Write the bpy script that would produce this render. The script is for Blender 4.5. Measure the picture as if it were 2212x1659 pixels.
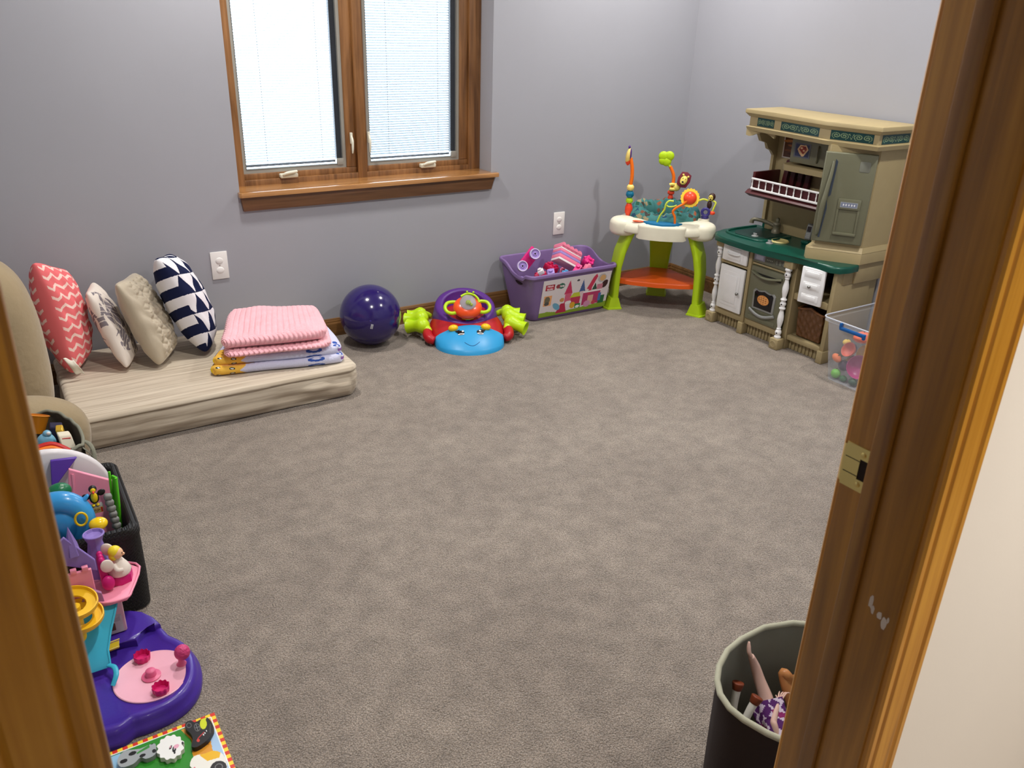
import bpy, bmesh, math, random
import numpy as np
from mathutils import Vector, Matrix, Euler
for o in list(bpy.data.objects): bpy.data.objects.remove(o)
S = bpy.context.scene
COL = S.collection
PI = math.pi
rnd = random.Random(7)

# ------------------------------------------------------------------ camera
cd = bpy.data.cameras.new('camera'); cam = bpy.data.objects.new('camera', cd); COL.objects.link(cam)
YAW, PITCH, ROLL = 0.57388, -0.42064, 0.03078
fw = Vector((math.sin(YAW)*math.cos(PITCH), math.cos(YAW)*math.cos(PITCH), math.sin(PITCH)))
rt = Vector((math.cos(YAW), -math.sin(YAW), 0)); up = rt.cross(fw)
r2 = rt*math.cos(ROLL) + up*math.sin(ROLL); u2 = -rt*math.sin(ROLL) + up*math.cos(ROLL)
cm = Matrix((r2, u2, -fw)).transposed().to_4x4(); cm.translation = (0, 0, 1.45)
cam.matrix_world = cm
cd.sensor_width = 36; cd.lens = 29.05; cd.clip_start = 0.02
cd.dof.use_dof = True; cd.dof.focus_distance = 3.4; cd.dof.aperture_fstop = 13.5
S.camera = cam

# ------------------------------------------------------------------ daylight, lamps, exposure
w = bpy.data.worlds.new('daylight'); S.world = w; w.use_nodes = True
bg = w.node_tree.nodes['Background']; bg.inputs[0].default_value = (0.72, 0.86, 1.0, 1); bg.inputs[1].default_value = 9.5
S.view_settings.view_transform = 'Standard'; S.view_settings.look = 'None'
S.view_settings.gamma = 1.0; S.view_settings.use_curve_mapping = False
S.view_settings.exposure = 0.0
ROOM_W = 23.0; HALL_W = (12.0, 310.0)
ROOM_COL = (1.0, 0.965, 0.925); HALL_COL = (1.0, 0.92, 0.83)
ROOM_LAMPS = [(0.92, 3.10), (2.85, 3.10), (0.92, 1.47), (2.85, 1.50)]
HALL_LAMPS = [(0.46, -1.9), (1.35, -0.15)]  # second one is an added spot, brightening the right casing and hall wall
H_CEIL = 2.44
def lamp(x, y, p, col, r=.07, spot=False):
    ld = bpy.data.lights.new('ceiling_lamp', 'AREA'); ld.shape = 'DISK'; ld.size = 2*r; ld.energy = p; ld.color = col
    ld.spread = math.radians(170)
    if spot:
        bpy.data.lights.remove(ld); ld = bpy.data.lights.new('added_casing_spot', 'SPOT'); ld.energy = p; ld.color = col
        ld.spot_size = math.radians(86); ld.spot_blend = .9; ld.shadow_soft_size = .04
    lo = bpy.data.objects.new('bulb', ld); lo.location = (x, y, H_CEIL-.012); COL.objects.link(lo)
    return lo

# ------------------------------------------------------------------ materials
def lin(c):
    o = []
    for v in c[:3]:
        v = v/255.0
        o.append(v/12.92 if v <= .04045 else ((v+.055)/1.055)**2.4)
    return tuple(o)+(1.0,)
MC = {}
def nt(m): return m.node_tree.nodes, m.node_tree.links
def pm(name, c, rough=.5, metal=0, spec=.5, bump=None, coat=0, trans=0, alpha=1, sheen=0, var=None, ior=1.45, sss=0, emit=0):
    if name in MC: return MC[name]
    m = bpy.data.materials.new(name); m.use_nodes = True; N, L = nt(m)
    b = N['Principled BSDF']; I = b.inputs
    I['Base Color'].default_value = lin(c); I['Roughness'].default_value = rough; I['Metallic'].default_value = metal
    I['Specular IOR Level'].default_value = spec; I['Coat Weight'].default_value = coat
    I['Transmission Weight'].default_value = trans; I['Alpha'].default_value = alpha; I['IOR'].default_value = ior
    I['Sheen Weight'].default_value = sheen
    if sss: I['Subsurface Weight'].default_value = sss; I['Subsurface Radius'].default_value = (.01, .006, .004)
    if emit: I['Emission Color'].default_value = lin(c); I['Emission Strength'].default_value = emit
    tc = N.new('ShaderNodeTexCoord')
    if bump:
        sc, st, dist = bump
        n = N.new('ShaderNodeTexNoise'); n.inputs['Scale'].default_value = sc; n.inputs['Detail'].default_value = 3
        L.new(tc.outputs['Object'], n.inputs['Vector'])
        bp = N.new('ShaderNodeBump'); bp.inputs['Strength'].default_value = st; bp.inputs['Distance'].default_value = dist
        L.new(n.outputs['Fac'], bp.inputs['Height']); L.new(bp.outputs['Normal'], I['Normal'])
    # small natural variation of tone so nothing is one flat value
    sc2, amt = var if var else (9.0, .05)
    n2 = N.new('ShaderNodeTexNoise'); n2.inputs['Scale'].default_value = sc2; n2.inputs['Detail'].default_value = 4
    L.new(tc.outputs['Object'], n2.inputs['Vector'])
    mr = N.new('ShaderNodeMapRange'); mr.inputs['From Min'].default_value = .3; mr.inputs['From Max'].default_value = .7
    mr.inputs['To Min'].default_value = 1-amt; mr.inputs['To Max'].default_value = 1+amt
    L.new(n2.outputs['Fac'], mr.inputs['Value'])
    hs = N.new('ShaderNodeHueSaturation'); hs.inputs['Color'].default_value = lin(c)
    L.new(mr.outputs['Result'], hs.inputs['Value']); L.new(hs.outputs['Color'], I['Base Color'])
    MC[name] = m; return m
def art(name='printed', rough=.6, bump=None, spec=.4):
    """material that shows the flat colours stored on the mesh (prints, woven patterns)"""
    if name in MC: return MC[name]
    m = bpy.data.materials.new(name); m.use_nodes = True; N, L = nt(m); b = N['Principled BSDF']
    a = N.new('ShaderNodeAttribute'); a.attribute_name = 'Col'; L.new(a.outputs['Color'], b.inputs['Base Color'])
    b.inputs['Roughness'].default_value = rough; b.inputs['Specular IOR Level'].default_value = spec
    if bump:
        sc, st, dist = bump; tc = N.new('ShaderNodeTexCoord')
        n = N.new('ShaderNodeTexNoise'); n.inputs['Scale'].default_value = sc; n.inputs['Detail'].default_value = 3
        L.new(tc.outputs['Object'], n.inputs['Vector'])
        bp = N.new('ShaderNodeBump'); bp.inputs['Strength'].default_value = st; bp.inputs['Distance'].default_value = dist
        L.new(n.outputs['Fac'], bp.inputs['Height']); L.new(bp.outputs['Normal'], b.inputs['Normal'])
    MC[name] = m; return m
def wood(name, c1, c2, c3, scale=(14, 14, 1.1), rough=.38, coat=.25, seed=0):
    if name in MC: return MC[name]
    m = bpy.data.materials.new(name); m.use_nodes = True; N, L = nt(m); b = N['Principled BSDF']
    tc = N.new('ShaderNodeTexCoord'); mp = N.new('ShaderNodeMapping'); mp.inputs['Scale'].default_value = scale
    mp.inputs['Location'].default_value = (seed*3.1, seed*1.7, seed*.9)
    L.new(tc.outputs['Object'], mp.inputs['Vector'])
    n1 = N.new('ShaderNodeTexNoise'); n1.inputs['Scale'].default_value = 1.5; n1.inputs['Detail'].default_value = 5; n1.inputs['Distortion'].default_value = 1.2
    L.new(mp.outputs['Vector'], n1.inputs['Vector'])
    mp2 = N.new('ShaderNodeMapping'); mp2.inputs['Scale'].default_value = tuple(s*(9 if s > 5 else 3) for s in scale)
    L.new(tc.outputs['Object'], mp2.inputs['Vector'])
    n2 = N.new('ShaderNodeTexNoise'); n2.inputs['Scale'].default_value = 1.0; n2.inputs['Detail'].default_value = 4
    L.new(mp2.outputs['Vector'], n2.inputs['Vector'])
    mx = N.new('ShaderNodeMath'); mx.operation = 'MULTIPLY_ADD'; mx.inputs[1].default_value = .35
    L.new(n2.outputs['Fac'], mx.inputs[0])
    sc = N.new('ShaderNodeMath'); sc.operation = 'MULTIPLY'; sc.inputs[1].default_value = .65; L.new(n1.outputs['Fac'], sc.inputs[0])
    L.new(sc.outputs[0], mx.inputs[2])
    r = N.new('ShaderNodeValToRGB'); e = r.color_ramp.elements
    e[0].position = .34; e[0].color = lin(c1); e[1].position = .66; e[1].color = lin(c3)
    x = e.new(.5); x.color = lin(c2)
    L.new(mx.outputs[0], r.inputs['Fac']); L.new(r.outputs['Color'], b.inputs['Base Color'])
    b.inputs['Roughness'].default_value = rough; b.inputs['Coat Weight'].default_value = coat; b.inputs['Coat Roughness'].default_value = .25
    bp = N.new('ShaderNodeBump'); bp.inputs['Strength'].default_value = .12; bp.inputs['Distance'].default_value = .0006
    L.new(n2.outputs['Fac'], bp.inputs['Height']); L.new(bp.outputs['Normal'], b.inputs['Normal'])
    MC[name] = m; return m

# ------------------------------------------------------------------ mesh builder
def Tm(loc=(0, 0, 0), rot=(0, 0, 0), sc=(1, 1, 1)):
    return Matrix.LocRotScale(Vector(loc), Euler(rot), Vector(sc))
def aim(p0, p1):
    """matrix at p0 with local z pointing at p1"""
    d = Vector(p1)-Vector(p0); q = d.to_track_quat('Z', 'Y')
    return Matrix.Translation(Vector(p0)) @ q.to_matrix().to_4x4()
class M:
    def __init__(s, T=None): s.v = []; s.f = []; s.mi = []; s.T = T or Matrix(); s.k = 0; s.cols = None
    def add(s, vs, fs, T=None):
        X = s.T @ T if T is not None else s.T
        n = len(s.v); s.v += [X @ Vector(v) for v in vs]; s.f += [tuple(i+n for i in f) for f in fs]; s.mi += [s.k]*len(fs); return s
    def bmadd(s, bm, T=None):
        bm.verts.ensure_lookup_table()
        for i, v in enumerate(bm.verts): v.index = i
        s.add([v.co.copy() for v in bm.verts], [[v.index for v in f.verts] for f in bm.faces], T); bm.free(); return s
    def box(s, c, d, b=0, seg=2, T=None, rot=None):
        bm = bmesh.new(); bmesh.ops.create_cube(bm, size=1)
        for v in bm.verts: v.co = Vector((v.co.x*d[0], v.co.y*d[1], v.co.z*d[2]))
        if b: bmesh.ops.bevel(bm, geom=list(bm.edges), offset=min(b, min(d)*.49), segments=seg, affect='EDGES', profile=.5)
        X = Tm(c, rot or (0, 0, 0)); return s.bmadd(bm, (T @ X) if T is not None else X)
    def bb(s, x0, x1, y0, y1, z0, z1, b=0, seg=2, T=None):
        return s.box(((x0+x1)/2, (y0+y1)/2, (z0+z1)/2), (abs(x1-x0), abs(y1-y0), abs(z1-z0)), b, seg, T)
    def lathe(s, prof, seg=32, T=None, a0=0, a1=2*PI, cap=True):
        full = abs(a1-a0-2*PI) < 1e-6; n = seg if full else seg+1; vs = []; fs = []
        for j in range(n):
            a = a0+(a1-a0)*j/seg
            for r, z in prof: vs.append((r*math.cos(a), r*math.sin(a), z))
        m = len(prof)
        for j in range(seg):
            k = (j+1) % n
            for i in range(m-1): fs.append((j*m+i, k*m+i, k*m+i+1, j*m+i+1))
        if full and cap:
            if prof[0][0] > 1e-6: fs.append(tuple(reversed([j*m for j in range(n)])))
            if prof[-1][0] > 1e-6: fs.append(tuple(j*m+m-1 for j in range(n)))
        return s.add(vs, fs, T)
    def cyl(s, p0, p1, r, r1=None, seg=20, b=0):
        L = (Vector(p1)-Vector(p0)).length; r1 = r if r1 is None else r1
        pr = [(r, 0), (r1, L)] if not b else [(r-b, 0), (r-b*.3, b*.3), (r, b), (r1, L-b), (r1-b*.3, L-b*.3), (r1-b, L)]
        return s.lathe(pr, seg, aim(p0, p1))
    def tube(s, pts, r, seg=10, closed=False, flat=1.0, sub=0, up=None):
        P = [Vector(p) for p in pts]; n = len(P); R = list(r) if hasattr(r, '__len__') else [r]*n
        if sub:
            Q = []; RR = []; rng = range(n if closed else n-1)
            for i in rng:
                a, b, c, d = (P[(i-1) % n], P[i], P[(i+1) % n], P[(i+2) % n]) if closed else (P[max(i-1, 0)], P[i], P[i+1], P[min(i+2, n-1)])
                for k in range(sub):
                    t = k/sub
                    Q.append(.5*((2*b)+(c-a)*t+(2*a-5*b+4*c-d)*t*t+(3*b-a-3*c+d)*t**3)); RR.append(R[i]*(1-t)+R[(i+1) % n]*t)
            if not closed: Q.append(P[-1]); RR.append(R[-1])
            P, R, n = Q, RR, len(Q)
        vs = []; fs = []; u = None
        for i in range(n):
            t = ((P[(i+1) % n]-P[i-1]) if closed else (P[min(i+1, n-1)]-P[max(i-1, 0)])).normalized()
            if u is None:
                u = Vector(up) if up else (Vector((0, 0, 1)) if abs(t.z) < .9 else Vector((1, 0, 0)))
            u = (u-t*u.dot(t)).normalized(); b = t.cross(u)
            for j in range(seg):
                a = 2*PI*j/seg; vs.append(P[i]+(u*math.cos(a)*flat+b*math.sin(a))*R[i])
        for i in range(n if closed else n-1):
            k = (i+1) % n
            for j in range(seg): fs.append((i*seg+j, i*seg+(j+1) % seg, k*seg+(j+1) % seg, k*seg+j))
        if not closed: fs.append(tuple(range(seg-1, -1, -1))); fs.append(tuple((n-1)*seg+j for j in range(seg)))
        return s.add(vs, fs)
    def ell(s, c, r, nu=24, nv=14, p=1.0, q=1.0, T=None, rot=None):
        if not hasattr(r, '__len__'): r = (r, r, r)
        sg = lambda x, e: math.copysign(abs(x)**e, x)
        vs = [(0, 0, -r[2])]; fs = []
        for i in range(1, nv):
            ph = -PI/2+PI*i/nv
            for j in range(nu):
                th = 2*PI*j/nu; cp = sg(math.cos(ph), p)
                vs.append((r[0]*cp*sg(math.cos(th), q), r[1]*cp*sg(math.sin(th), q), r[2]*sg(math.sin(ph), p)))
        vs.append((0, 0, r[2])); e = len(vs)-1
        for j in range(nu):
            k = (j+1) % nu; fs.append((0, 1+k, 1+j)); fs.append((e, 1+(nv-2)*nu+j, 1+(nv-2)*nu+k))
            for i in range(nv-2): fs.append((1+i*nu+j, 1+i*nu+k, 1+(i+1)*nu+k, 1+(i+1)*nu+j))
        X = Tm(c, rot or (0, 0, 0)); return s.add(vs, fs, (T @ X) if T is not None else X)
    def prism(s, poly, z0, z1, b=0, seg=2, T=None, top=None):
        bm = bmesh.new(); bot = [bm.verts.new((x, y, z0)) for x, y in poly]; tp = [bm.verts.new((x, y, z1)) for x, y in (top or poly)]
        n = len(poly); A = sum(poly[i][0]*poly[(i+1) % n][1]-poly[(i+1) % n][0]*poly[i][1] for i in range(n))
        if A < 0: bot.reverse(); tp.reverse()
        bm.faces.new(list(reversed(bot))); tf = bm.faces.new(tp)
        for i in range(n): bm.faces.new((bot[i], bot[(i+1) % n], tp[(i+1) % n], tp[i]))
        if b: bmesh.ops.bevel(bm, geom=list(tf.edges), offset=b, segments=seg, affect='EDGES', profile=.5)
        return s.bmadd(bm, T)
    def grid(s, fn, nu, nv, cu=False, cv=False):
        a = nu if cu else nu+1; b = nv if cv else nv+1
        vs = [fn(i/nu, j/nv) for j in range(b) for i in range(a)]; fs = []
        for j in range(nv):
            for i in range(nu):
                i2 = (i+1) % a; j2 = (j+1) % b
                fs.append((j*a+i, j*a+i2, j2*a+i2, j2*a+i))
        return s.add(vs, fs)
    def build(s, name, mat, parent=None, smooth=40, sub=0, bev=0, cols=None, weld=False, solid=0, extra=None):
        me = bpy.data.meshes.new(name)
        off = parent_off(parent)
        me.from_pydata([tuple(v-off) for v in s.v], [], s.f)
        mats = mat if isinstance(mat, (list, tuple)) else [mat]
        for x in mats: me.materials.append(x)
        if len(mats) > 1: me.polygons.foreach_set('material_index', s.mi)
        o = bpy.data.objects.new(name, me); COL.objects.link(o)
        bm = bmesh.new(); bm.from_mesh(me)
        if weld: bmesh.ops.remove_doubles(bm, verts=bm.verts, dist=1e-5)
        if not cols: bmesh.ops.recalc_face_normals(bm, faces=bm.faces)
        if smooth:
            ca = math.radians(smooth)
            for f in bm.faces: f.smooth = True
            for e in bm.edges:
                if len(e.link_faces) == 2 and e.calc_face_angle(0) > ca: e.smooth = False
        bm.to_mesh(me); bm.free()
        if cols is not None:
            at = me.color_attributes.new('Col', 'FLOAT_COLOR', 'CORNER')
            arr = np.ones((len(me.loops), 4), dtype=np.float32); k = 0
            ls = np.empty(len(me.polygons), dtype=np.int32); me.polygons.foreach_get('loop_total', ls)
            arr[:, :] = np.repeat(np.asarray(cols, dtype=np.float32), ls, axis=0)
            at.data.foreach_set('color', arr.ravel())
        if solid: md = o.modifiers.new('thickness', 'SOLIDIFY'); md.thickness = solid; md.offset = -1
        if bev: md = o.modifiers.new('soft_edge', 'BEVEL'); md.width = bev; md.segments = 2; md.limit_method = 'ANGLE'
        if sub: md = o.modifiers.new('smooth', 'SUBSURF'); md.levels = sub; md.render_levels = sub
        if parent is not None:
            o.parent = parent
        return o
def world_loc(o):
    v = Vector((0, 0, 0))
    while o is not None: v += o.location; o = o.parent
    return v
def parent_off(p): return world_loc(p) if p is not None else Vector((0, 0, 0))
def root(name, loc, label=None, cat=None, group=None, kind=None):
    o = bpy.data.objects.new(name, None); o.empty_display_size = .05; COL.objects.link(o); o.location = loc
    return tag(o, label, cat, group, kind)
def tag(o, label=None, cat=None, group=None, kind=None):
    if label: o['label'] = label
    if cat: o['category'] = cat
    if group: o['group'] = group
    if kind: o['kind'] = kind
    return o

# printed pictures: shapes are rastered onto a fine grid of faces
def raster(nu, nv, base, shapes):
    """colours (nv*nu,4) for a unit rectangle, u across, v up; shapes drawn in order"""
    u = (np.arange(nu)+.5)/nu; v = (np.arange(nv)+.5)/nv; U, Vv = np.meshgrid(u, v)
    C = np.zeros((nv, nu, 4)); C[:] = lin(base)
    for sh in shapes:
        k = sh[0]
        if k == 'r': m = (U >= sh[1]) & (U <= sh[3]) & (Vv >= sh[2]) & (Vv <= sh[4]); c = sh[5]
        elif k == 'e':
            a = math.radians(sh[5]); dx = U-sh[1]; dy = Vv-sh[2]
            m = ((dx*math.cos(a)+dy*math.sin(a))/sh[3])**2+((-dx*math.sin(a)+dy*math.cos(a))/sh[4])**2 <= 1; c = sh[6]
        elif k == 'p':
            pts = sh[1]; m = np.zeros_like(U, dtype=bool); j = len(pts)-1
            for i in range(len(pts)):
                xi, yi = pts[i]; xj, yj = pts[j]
                if abs(yj-yi) > 1e-9: m ^= ((yi > Vv) != (yj > Vv)) & (U < (xj-xi)*(Vv-yi)/(yj-yi)+xi)
                j = i
            c = sh[2]
        elif k == 'f': m = sh[1](U, Vv); c = sh[2]
        C[m] = lin(c)
    return C.reshape(-1, 4)
def panel(name, P0, U, V, nu, nv, base, shapes, parent, mat=None, thick=0.0008):
    """thin printed panel with its own thickness; P0 lower left seen from the front"""
    P0, U, V = Vector(P0), Vector(U), Vector(V); N = U.cross(V).normalized()
    m = M(); m.grid(lambda a, b: P0+U*a+V*b+N*thick, nu, nv)
    cols = raster(nu, nv, base, shapes)
    n = len(m.f)
    c = [P0, P0+U, P0+U+V, P0+V]; t = [p+N*thick for p in c]
    m.add(c+t, [(0, 1, 5, 4), (1, 2, 6, 5), (2, 3, 7, 6), (3, 0, 4, 7), (3, 2, 1, 0)])
    cols = np.vstack([cols, np.tile(lin(base), (5, 1))])
    return m.build(name, mat or art(), parent, smooth=0, cols=cols.tolist())
def text(name, s, size, loc, rot, mat, parent, thick=.0006, sx=1.0, bold=0.0):
    cu = bpy.data.curves.new(name, 'FONT'); cu.body = s; cu.size = size; cu.extrude = thick; cu.align_x = 'CENTER'; cu.align_y = 'CENTER'; cu.offset = bold
    t = bpy.data.objects.new(name, cu); COL.objects.link(t)
    dg = bpy.context.evaluated_depsgraph_get(); me = bpy.data.meshes.new_from_object(t.evaluated_get(dg)); bpy.data.objects.remove(t)
    X = (rot if isinstance(rot, Matrix) else Euler(rot).to_matrix()).to_4x4(); X = Matrix.Translation(Vector(loc)-parent_off(parent)) @ X @ Matrix.Scale(sx, 4, (1, 0, 0))
    me.transform(X); me.materials.clear(); me.materials.append(mat)
    o = bpy.data.objects.new(name, me); COL.objects.link(o); o.parent = parent; return o

# ------------------------------------------------------------------ the room shell
XL, XR, YB, YF, YH = -.42, 3.477, 3.629, .528, .414     # left, right, back wall, front wall room side / hall side
XJ = .83
def wallmat(name, c, var=.03):
    if name in MC: return MC[name]
    m = pm(name, c, rough=.62, spec=.3, bump=(260, .12, .0006), var=(1.3, var)); return m
W_ROOM = wallmat('lavender_grey_wall_paint', (163, 164, 171))
W_HALL = wallmat('cream_hall_paint', (232, 226, 217))
C_WHITE = wallmat('ceiling_white_paint', (235, 233, 228))
OAKL = (186, 120, 52)
WD_JAMB = wood('stained_maple_jamb', (134, 90, 26), (164, 114, 36), (194, 142, 54), seed=1)
WD_STOP = wood('stained_maple_stop', (108, 70, 24), (136, 92, 34), (162, 116, 48), seed=9)
WD_CASE = wood('stained_maple_casing', (160, 106, 28), (196, 136, 40), (218, 160, 58), seed=2, scale=(18, 18, 1.2))
WD_WIN = wood('window_pine', (102, 66, 34), (132, 90, 50), (156, 110, 66), seed=3, scale=(12, 12, 1.3))
WD_STOOL = wood('window_stool_wood', (138, 94, 50), (170, 120, 68), (188, 138, 82), seed=4, scale=(1.2, 14, 14), rough=.22, coat=.8)
WD_APR = wood('window_apron_wood', (92, 60, 36), (112, 76, 46), (130, 90, 58), seed=5, scale=(1.2, 14, 14))
WD_BASE = wood('baseboard_oak', (92, 62, 32), (120, 84, 44), (140, 100, 58), seed=6, scale=(1.3, 16, 16))

def struct(m, name, mat, **k): return tag(m.build(name, mat, **k), kind='structure')
def carpet():
    m = bpy.data.materials.new('taupe_carpet'); m.use_nodes = True; N, L = nt(m); b = N['Principled BSDF']
    tc = N.new('ShaderNodeTexCoord')
    def noise(s, d, dis=0):
        n = N.new('ShaderNodeTexNoise'); n.inputs['Scale'].default_value = s; n.inputs['Detail'].default_value = d; n.inputs['Distortion'].default_value = dis
        L.new(tc.outputs['Object'], n.inputs['Vector']); return n
    big = noise(2.6, 6, .1); mid = noise(16, 6); fine = noise(330, 2)
    vo = N.new('ShaderNodeTexVoronoi'); vo.inputs['Scale'].default_value = 210; L.new(tc.outputs['Object'], vo.inputs['Vector'])
    def ramp(src, a, b_, p0=.35, p1=.65):
        r = N.new('ShaderNodeValToRGB'); r.color_ramp.elements[0].position = p0; r.color_ramp.elements[1].position = p1
        r.color_ramp.elements[0].color = a; r.color_ramp.elements[1].color = b_; L.new(src, r.inputs['Fac']); return r
    r1 = ramp(big.outputs['Fac'], lin((154, 141, 128)), lin((167, 154, 140)))
    def mul(c, f, fac):
        x = N.new('ShaderNodeMix'); x.data_type = 'RGBA'; x.blend_type = 'MULTIPLY'; x.inputs['Factor'].default_value = fac
        L.new(c, x.inputs['A']); L.new(f, x.inputs['B']); return x.outputs['Result']
    r2 = ramp(mid.outputs['Fac'], (.62, .62, .62, 1), (1.2, 1.2, 1.2, 1), .3, .7)
    r3 = ramp(fine.outputs['Fac'], (.35, .34, .33, 1), (1.35, 1.35, 1.35, 1), .34, .66)
    r4 = ramp(vo.outputs['Distance'], (1.2, 1.2, 1.2, 1), (.55, .55, .55, 1), .1, .8)
    c = mul(r1.outputs['Color'], r2.outputs['Color'], .55); c = mul(c, r3.outputs['Color'], .75); c = mul(c, r4.outputs['Color'], .6)
    L.new(c, b.inputs['Base Color']); b.inputs['Roughness'].default_value = .95; b.inputs['Specular IOR Level'].default_value = .08
    b.inputs['Sheen Weight'].default_value = .25; b.inputs['Sheen Roughness'].default_value = .6
    ad = N.new('ShaderNodeMath'); ad.operation = 'SUBTRACT'; L.new(fine.outputs['Fac'], ad.inputs[0]); L.new(vo.outputs['Distance'], ad.inputs[1])
    bp = N.new('ShaderNodeBump'); bp.inputs['Strength'].default_value = .9; bp.inputs['Distance'].default_value = .004
    L.new(ad.outputs[0], bp.inputs['Height']); L.new(bp.outputs['Normal'], b.inputs['Normal'])
    return m
CARPET = carpet()
struct(M().bb(-2.2, 3.7, -3.0, 3.9, -.1, 0), 'floor', CARPET, smooth=0)
struct(M().bb(-2.2, 3.7, -3.0, 3.9, H_CEIL, H_CEIL+.1), 'ceiling', C_WHITE, smooth=0)
WX0, WX1, WZ0, WZ1 = .927, 2.181, .70, 2.12
TH = .16
m = M()
m.bb(XL-.12, WX0, YB, YB+TH, 0, H_CEIL); m.bb(WX1, XR+.12, YB, YB+TH, 0, H_CEIL)
m.bb(WX0, WX1, YB, YB+TH, 0, WZ0); m.bb(WX0, WX1, YB, YB+TH, WZ1, H_CEIL)
struct(m, 'wall_back', W_ROOM, smooth=0)
struct(M().bb(XR, XR+.12, YF, YB, 0, H_CEIL), 'wall_right', W_ROOM, smooth=0)
struct(M().bb(XL-.12, XL, YF, YB, 0, H_CEIL), 'wall_left', W_ROOM, smooth=0)
DZ = 2.05; J0, J1 = -.002, XJ
m = M(); ja, jb = J0-.02, J1+.02
ym = (YF+YH)/2
for (a, b_) in ((XL-.12, ja), (jb, XR+.12)): m.bb(a, b_, ym, YF, 0, H_CEIL)
m.bb(ja, jb, ym, YF, DZ+.02, H_CEIL)
struct(m, 'wall_front', W_ROOM, smooth=0)
m = M()
for (a, b_) in ((-2.2, ja), (jb, 3.7)): m.bb(a, b_, YH, ym, 0, H_CEIL)
m.bb(ja, jb, YH, ym, DZ+.02, H_CEIL)
struct(m, 'wall_hall', W_HALL, smooth=0)
struct(M().bb(-2.3, 3.8, -3.0, -2.9, 0, H_CEIL), 'wall_hall_far', W_HALL, smooth=0)
struct(M().bb(-2.3, -2.2, -2.9, YH, 0, H_CEIL), 'wall_hall_left', W_HALL, smooth=0)
struct(M().bb(3.7, 3.8, -2.9, YH, 0, H_CEIL), 'wall_hall_right', W_HALL, smooth=0)

# baseboards: stepped oak profile
def base(name, p0, p1, n):
    """profile extruded p0->p1, n = inward normal"""
    prof = [(0, 0), (.012, 0), (.012, .062), (.009, .070), (.009, .076), (.005, .086), (0, .088)]
    P0, P1, Nn = Vector(p0), Vector(p1), Vector(n); k = len(prof); m = M()
    vs = [P0+Nn*a+Vector((0, 0, z)) for a, z in prof]+[P1+Nn*a+Vector((0, 0, z)) for a, z in prof]
    m.add(vs, [(i, (i+1) % k, k+(i+1) % k, k+i) for i in range(k)]+[tuple(range(k)), tuple(range(2*k-1, k-1, -1))])
    return struct(m, name, WD_BASE, smooth=0)
base('baseboard_back', (XL, YB, 0), (XR, YB, 0), (0, -1, 0))
base('baseboard_right', (XR, YF, 0), (XR, YB, 0), (-1, 0, 0))
base('baseboard_left', (XL, YF, 0), (XL, YB, 0), (1, 0, 0))
base('baseboard_front', (jb+.06, YF, 0), (XR, YF, 0), (0, 1, 0))

# window: two casements with blinds behind the glass
win = root('window_1', (1.554, YB+.12, WZ0), kind='structure')
YW = 3.743
m = M()
m.bb(WX0, .984, YW, YW+.05, .72, WZ1, .002); m.bb(2.115, WX1, YW, YW+.05, .72, WZ1, .002)
m.bb(.984, 2.115, YW, YW+.05, .70, .746, .002); m.bb(.984, 2.115, YW, YW+.05, 2.06, WZ1, .002)
m.build('window_frame', WD_WIN, win)
M().bb(1.518, 1.562, YW-.004, YW+.05, .72, 2.06, .003).build('mullion', WD_WIN, win)
G_GREY = pm('grey_window_gasket', (150, 148, 140), rough=.5)
G_BLACK = pm('dark_blind_track', (44, 48, 54), rough=.5)
SLAT = pm('white_blind_slat', (128, 138, 142), rough=.45, trans=0)
GLASS = bpy.data.materials.new('window_glass'); GLASS.use_nodes = True
N, L = nt(GLASS)
for n_ in list(N):
    if n_.type == 'BSDF_PRINCIPLED': N.remove(n_)
tr = N.new('ShaderNodeBsdfTransparent'); gl = N.new('ShaderNodeBsdfGlossy'); gl.inputs['Roughness'].default_value = .02
fr = N.new('ShaderNodeFresnel'); fr.inputs['IOR'].default_value = 1.3; mx = N.new('ShaderNodeMixShader')
L.new(fr.outputs[0], mx.inputs[0]); L.new(tr.outputs[0], mx.inputs[1]); L.new(gl.outputs[0], mx.inputs[2])
L.new(mx.outputs[0], [n_ for n_ in N if n_.type == 'OUTPUT_MATERIAL'][0].inputs['Surface'])
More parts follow.
